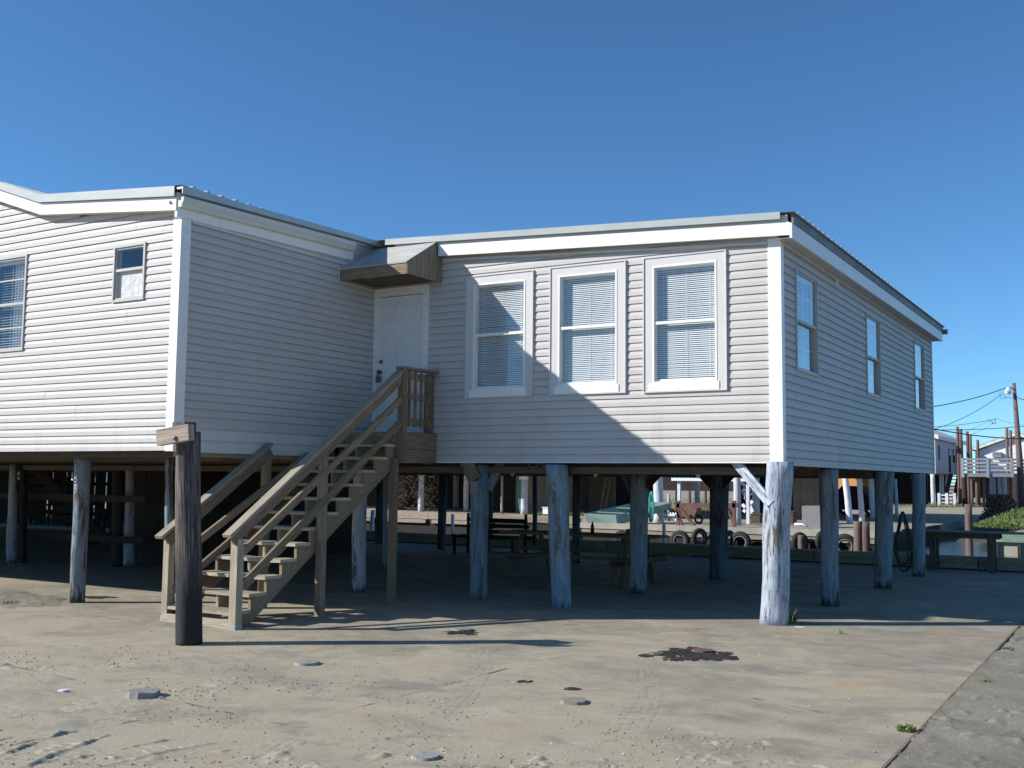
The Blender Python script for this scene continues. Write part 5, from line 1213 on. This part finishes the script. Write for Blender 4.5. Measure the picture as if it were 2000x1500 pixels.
# white gable house
r2_ = thing('far_house', 'bright white gabled house behind the raised deck', 'house', (-8, 96, 0)); y2 = 94
P = [onY(u, v, y2) for u, v in ((1905, 925), (2080, 925), (2080, 880), (1982, 853), (1905, 882))]; mb = MB(); mb.prism([(p[0], p[2]) for p in P], 'y', y2, y2+10); part('wall', mb, 'house_white', r2_)
e0, e1, e2 = onY(1901, 881, y2), onY(1985, 851, y2), onY(2085, 876, y2); mb = MB()
mb.prism([(e0[0], e0[2]), (e1[0], e1[2]), (e2[0], e2[2]), (e2[0], e2[2]+.22), (e1[0], e1[2]+.22), (e0[0], e0[2]+.22)], 'y', y2-.45, y2+10.5); part('roof', mb, 'house_roof', r2_)
mb = MB(); mb.prism([(e0[0], e0[2]+.225), (e1[0], e1[2]+.225), (e2[0], e2[2]+.225), (e2[0], e2[2]+.30), (e1[0], e1[2]+.30), (e0[0], e0[2]+.30)], 'y', y2-.42, y2+10.5); part('roof_sheet', mb, 'house_roof_grey', r2_)
a, b = onY(1939, 883, y2-.1), onY(1956, 893, y2-.1); mb = MB(); mb.box(a[0], b[0], y2-.5, y2, b[2], a[2]); part('air_conditioner', mb, 'house_lilac', r2_)
for k in range(3): mb = MB(); z = b[2]+(a[2]-b[2])*(.2+.28*k); mb.box(a[0]+.05, b[0]-.05, y2-.53, y2-.5, z, z+.05); part('louvre', mb, 'tan_wall', r2_)
for (u, v, w_, m) in ((1929, 982, 6, 'pile_red'), (1936, 980, 5, 'pile_white'), (1942, 979, 6, 'pile_white'), (1948, 978, 5, 'pile_brown'), (1953, 978, 6, 'pile_white'), (1958, 977, 5, 'pile_white'), (1964, 977, 6, 'pile_white')):
    c = onY(u, v, y2+.4+random.random()*3); mb = MB(); mb.pole(c[0], c[1], 0, 2.6, w_/2/F*c[1], None, n=10, seg=5); part('pile', mb, m, r2_)
pw('dark_backdrop', 1900, 2060, 925, 975, 103, 'dark_brown', r2_)
# utility pole with street lamp and wires
YP = 60; tp = onY(1980, 748, YP); bp = onY(1997, 1000, YP)
up = thing('utility_pole', 'leaning brown utility pole with a street lamp at the right edge', 'utility pole', (bp[0], YP, 0)); mb = MB(); mb.tube([(bp[0]+.05, YP, -.05), ((bp[0]+tp[0])/2+.03, YP, tp[2]/2), tuple(tp)], .15, 14, taper=[.20, .15, .085]); part('pole', mb, 'pile_red', up)
q = onY(1969, 763, YP-.4); mb = MB(); mb.tube([onY(1981, 762, YP), onY(1975, 757, YP-.2), q+np.array([0, 0, .12])], .03, 6); part('lamp_arm', mb, 'old_metal', up)
mb = MB(); mb.tube([q+np.array([0, 0, .16]), q, q-np.array([0, 0, .18])], .1, 12, taper=[.07, .15, .13]); part('lamp_shade', mb, 'lamp_white', up)
def cable(name, p, q, s, r, lb, mat='wire'): mb = MB(); mb.tube(sag(p, q, s, 24), r, 5); return solo(name, mb, mat, lb, 'cable', 'overhead cables')
cable('power_line', onY(1966, 757, YP), onY(1700, 806, 40), .25, .022, 'topmost overhead cable running left from the lamp pole')
cable('power_line', onY(1956, 770, YP), onY(1800, 845, 50), .25, .014, 'steep overhead cable dropping left from below the street lamp')
cable('power_line', onY(1946, 818, 110), onY(1780, 835, 95), .2, .022, 'thin overhead cable just above the far roof')
cable('power_line', onY(2060, 826, 66), onY(1750, 837, 62), .2, .02, 'nearly level overhead cable crossing behind the pole tops')
cable('power_line', onY(2060, 856, 58), onY(1740, 818, 46), .3, .026, 'overhead cable sloping down to the right across the white gable')
cable('power_line', onY(1931, 822, 110), onY(1855, 853, 85), .1, .012, 'thin cable slanting to the far white roof'); cable('power_line', onY(1940, 826, 110), onY(1893, 850, 85), .1, .012, 'thin cable slanting down behind the tall deck posts')
cable('power_line', onY(1986, 775, YP), onY(2040, 745, 66), .5, .018, 'cable leaving the lamp pole to the right')
cable('power_line', onY(1944, 818, 110), onY(2010, 832, 118), .05, .014, 'thin cable right of the distant wire joint')
mb = MB(); mb.tube([onY(1951, 767, YP), onY(1957, 780, YP), onY(1966, 776, YP), onY(1979, 778, YP)], .012, 5); mb.tube([onY(1955, 765, YP), onY(1962, 775, YP), onY(1965, 779, YP)], .012, 5); solo('wire_loop', mb, 'wire', 'curled wires hanging below the street lamp', 'cable')
mb = MB(); 
for (a, b) in (((1932, 819), (1933, 825)), ((1936, 820), (1939, 828)), ((1943, 817), (1944, 827)), ((1939, 828), (1944, 827))): mb.tube([onY(*a, 108), onY(*b, 108)], .03, 5)
solo('wire_joint', mb, 'wire', 'distant knot of wire joints above the far roofs', 'cable')
# bush with dead vine, and the green mound on the right bank
c = onY(1950, 1030, 46.0)
mb = MB()
for i in range(11000):
    a = random.random()*6.28; rr = random.random()**.5; t = random.random(); x = c[0]+1.9*rr*math.cos(a)*(1-.35*t)+.9; y = 45.+2.6*rr*math.sin(a); z = .05+t*(1-rr*.75)*.72*(1+.5*mnoise.noise((x*1.2, y*1.2, 0))); s_ = .018+.03*random.random(); b = random.random()*6.28
    mb.face([(x, y, z), (x+s_*math.cos(b), y+s_*math.sin(b), z+.02), (x+s_*.5*math.cos(b), y+s_*.5*math.sin(b), z+s_*2.4)])
solo('shrub', mb, 'grass_far', 'bright green weedy mound on the bank behind the green bulkhead', 'shrub')
mb = MB()
for i in range(2600):
    a = random.random()*6.28; rr = random.random()**.5; t = random.random(); cc = onY(1955, 1000, 50); x = cc[0]+.95*rr*math.cos(a)*(1-.55*t); y = 50+rr*math.sin(a); z = .0+t*1.25; s_ = .05+.06*random.random(); b = random.random()*6.28
    mb.face([(x, y, z), (x+s_*math.cos(b), y+s_*math.sin(b), z+.03), (x+s_*.5*math.cos(b), y+s_*.5*math.sin(b), z-s_)])
cc = onY(1960, 966, 50); mb.pole(cc[0]+.05, 50.1, 0, cc[2], .17, .15, n=10, seg=4)
solo('vine_stump', mb, 'bush', 'dark stump wrapped in brown dead vines above the green mound', 'stump')
# distant tree line behind everything, low on the horizon
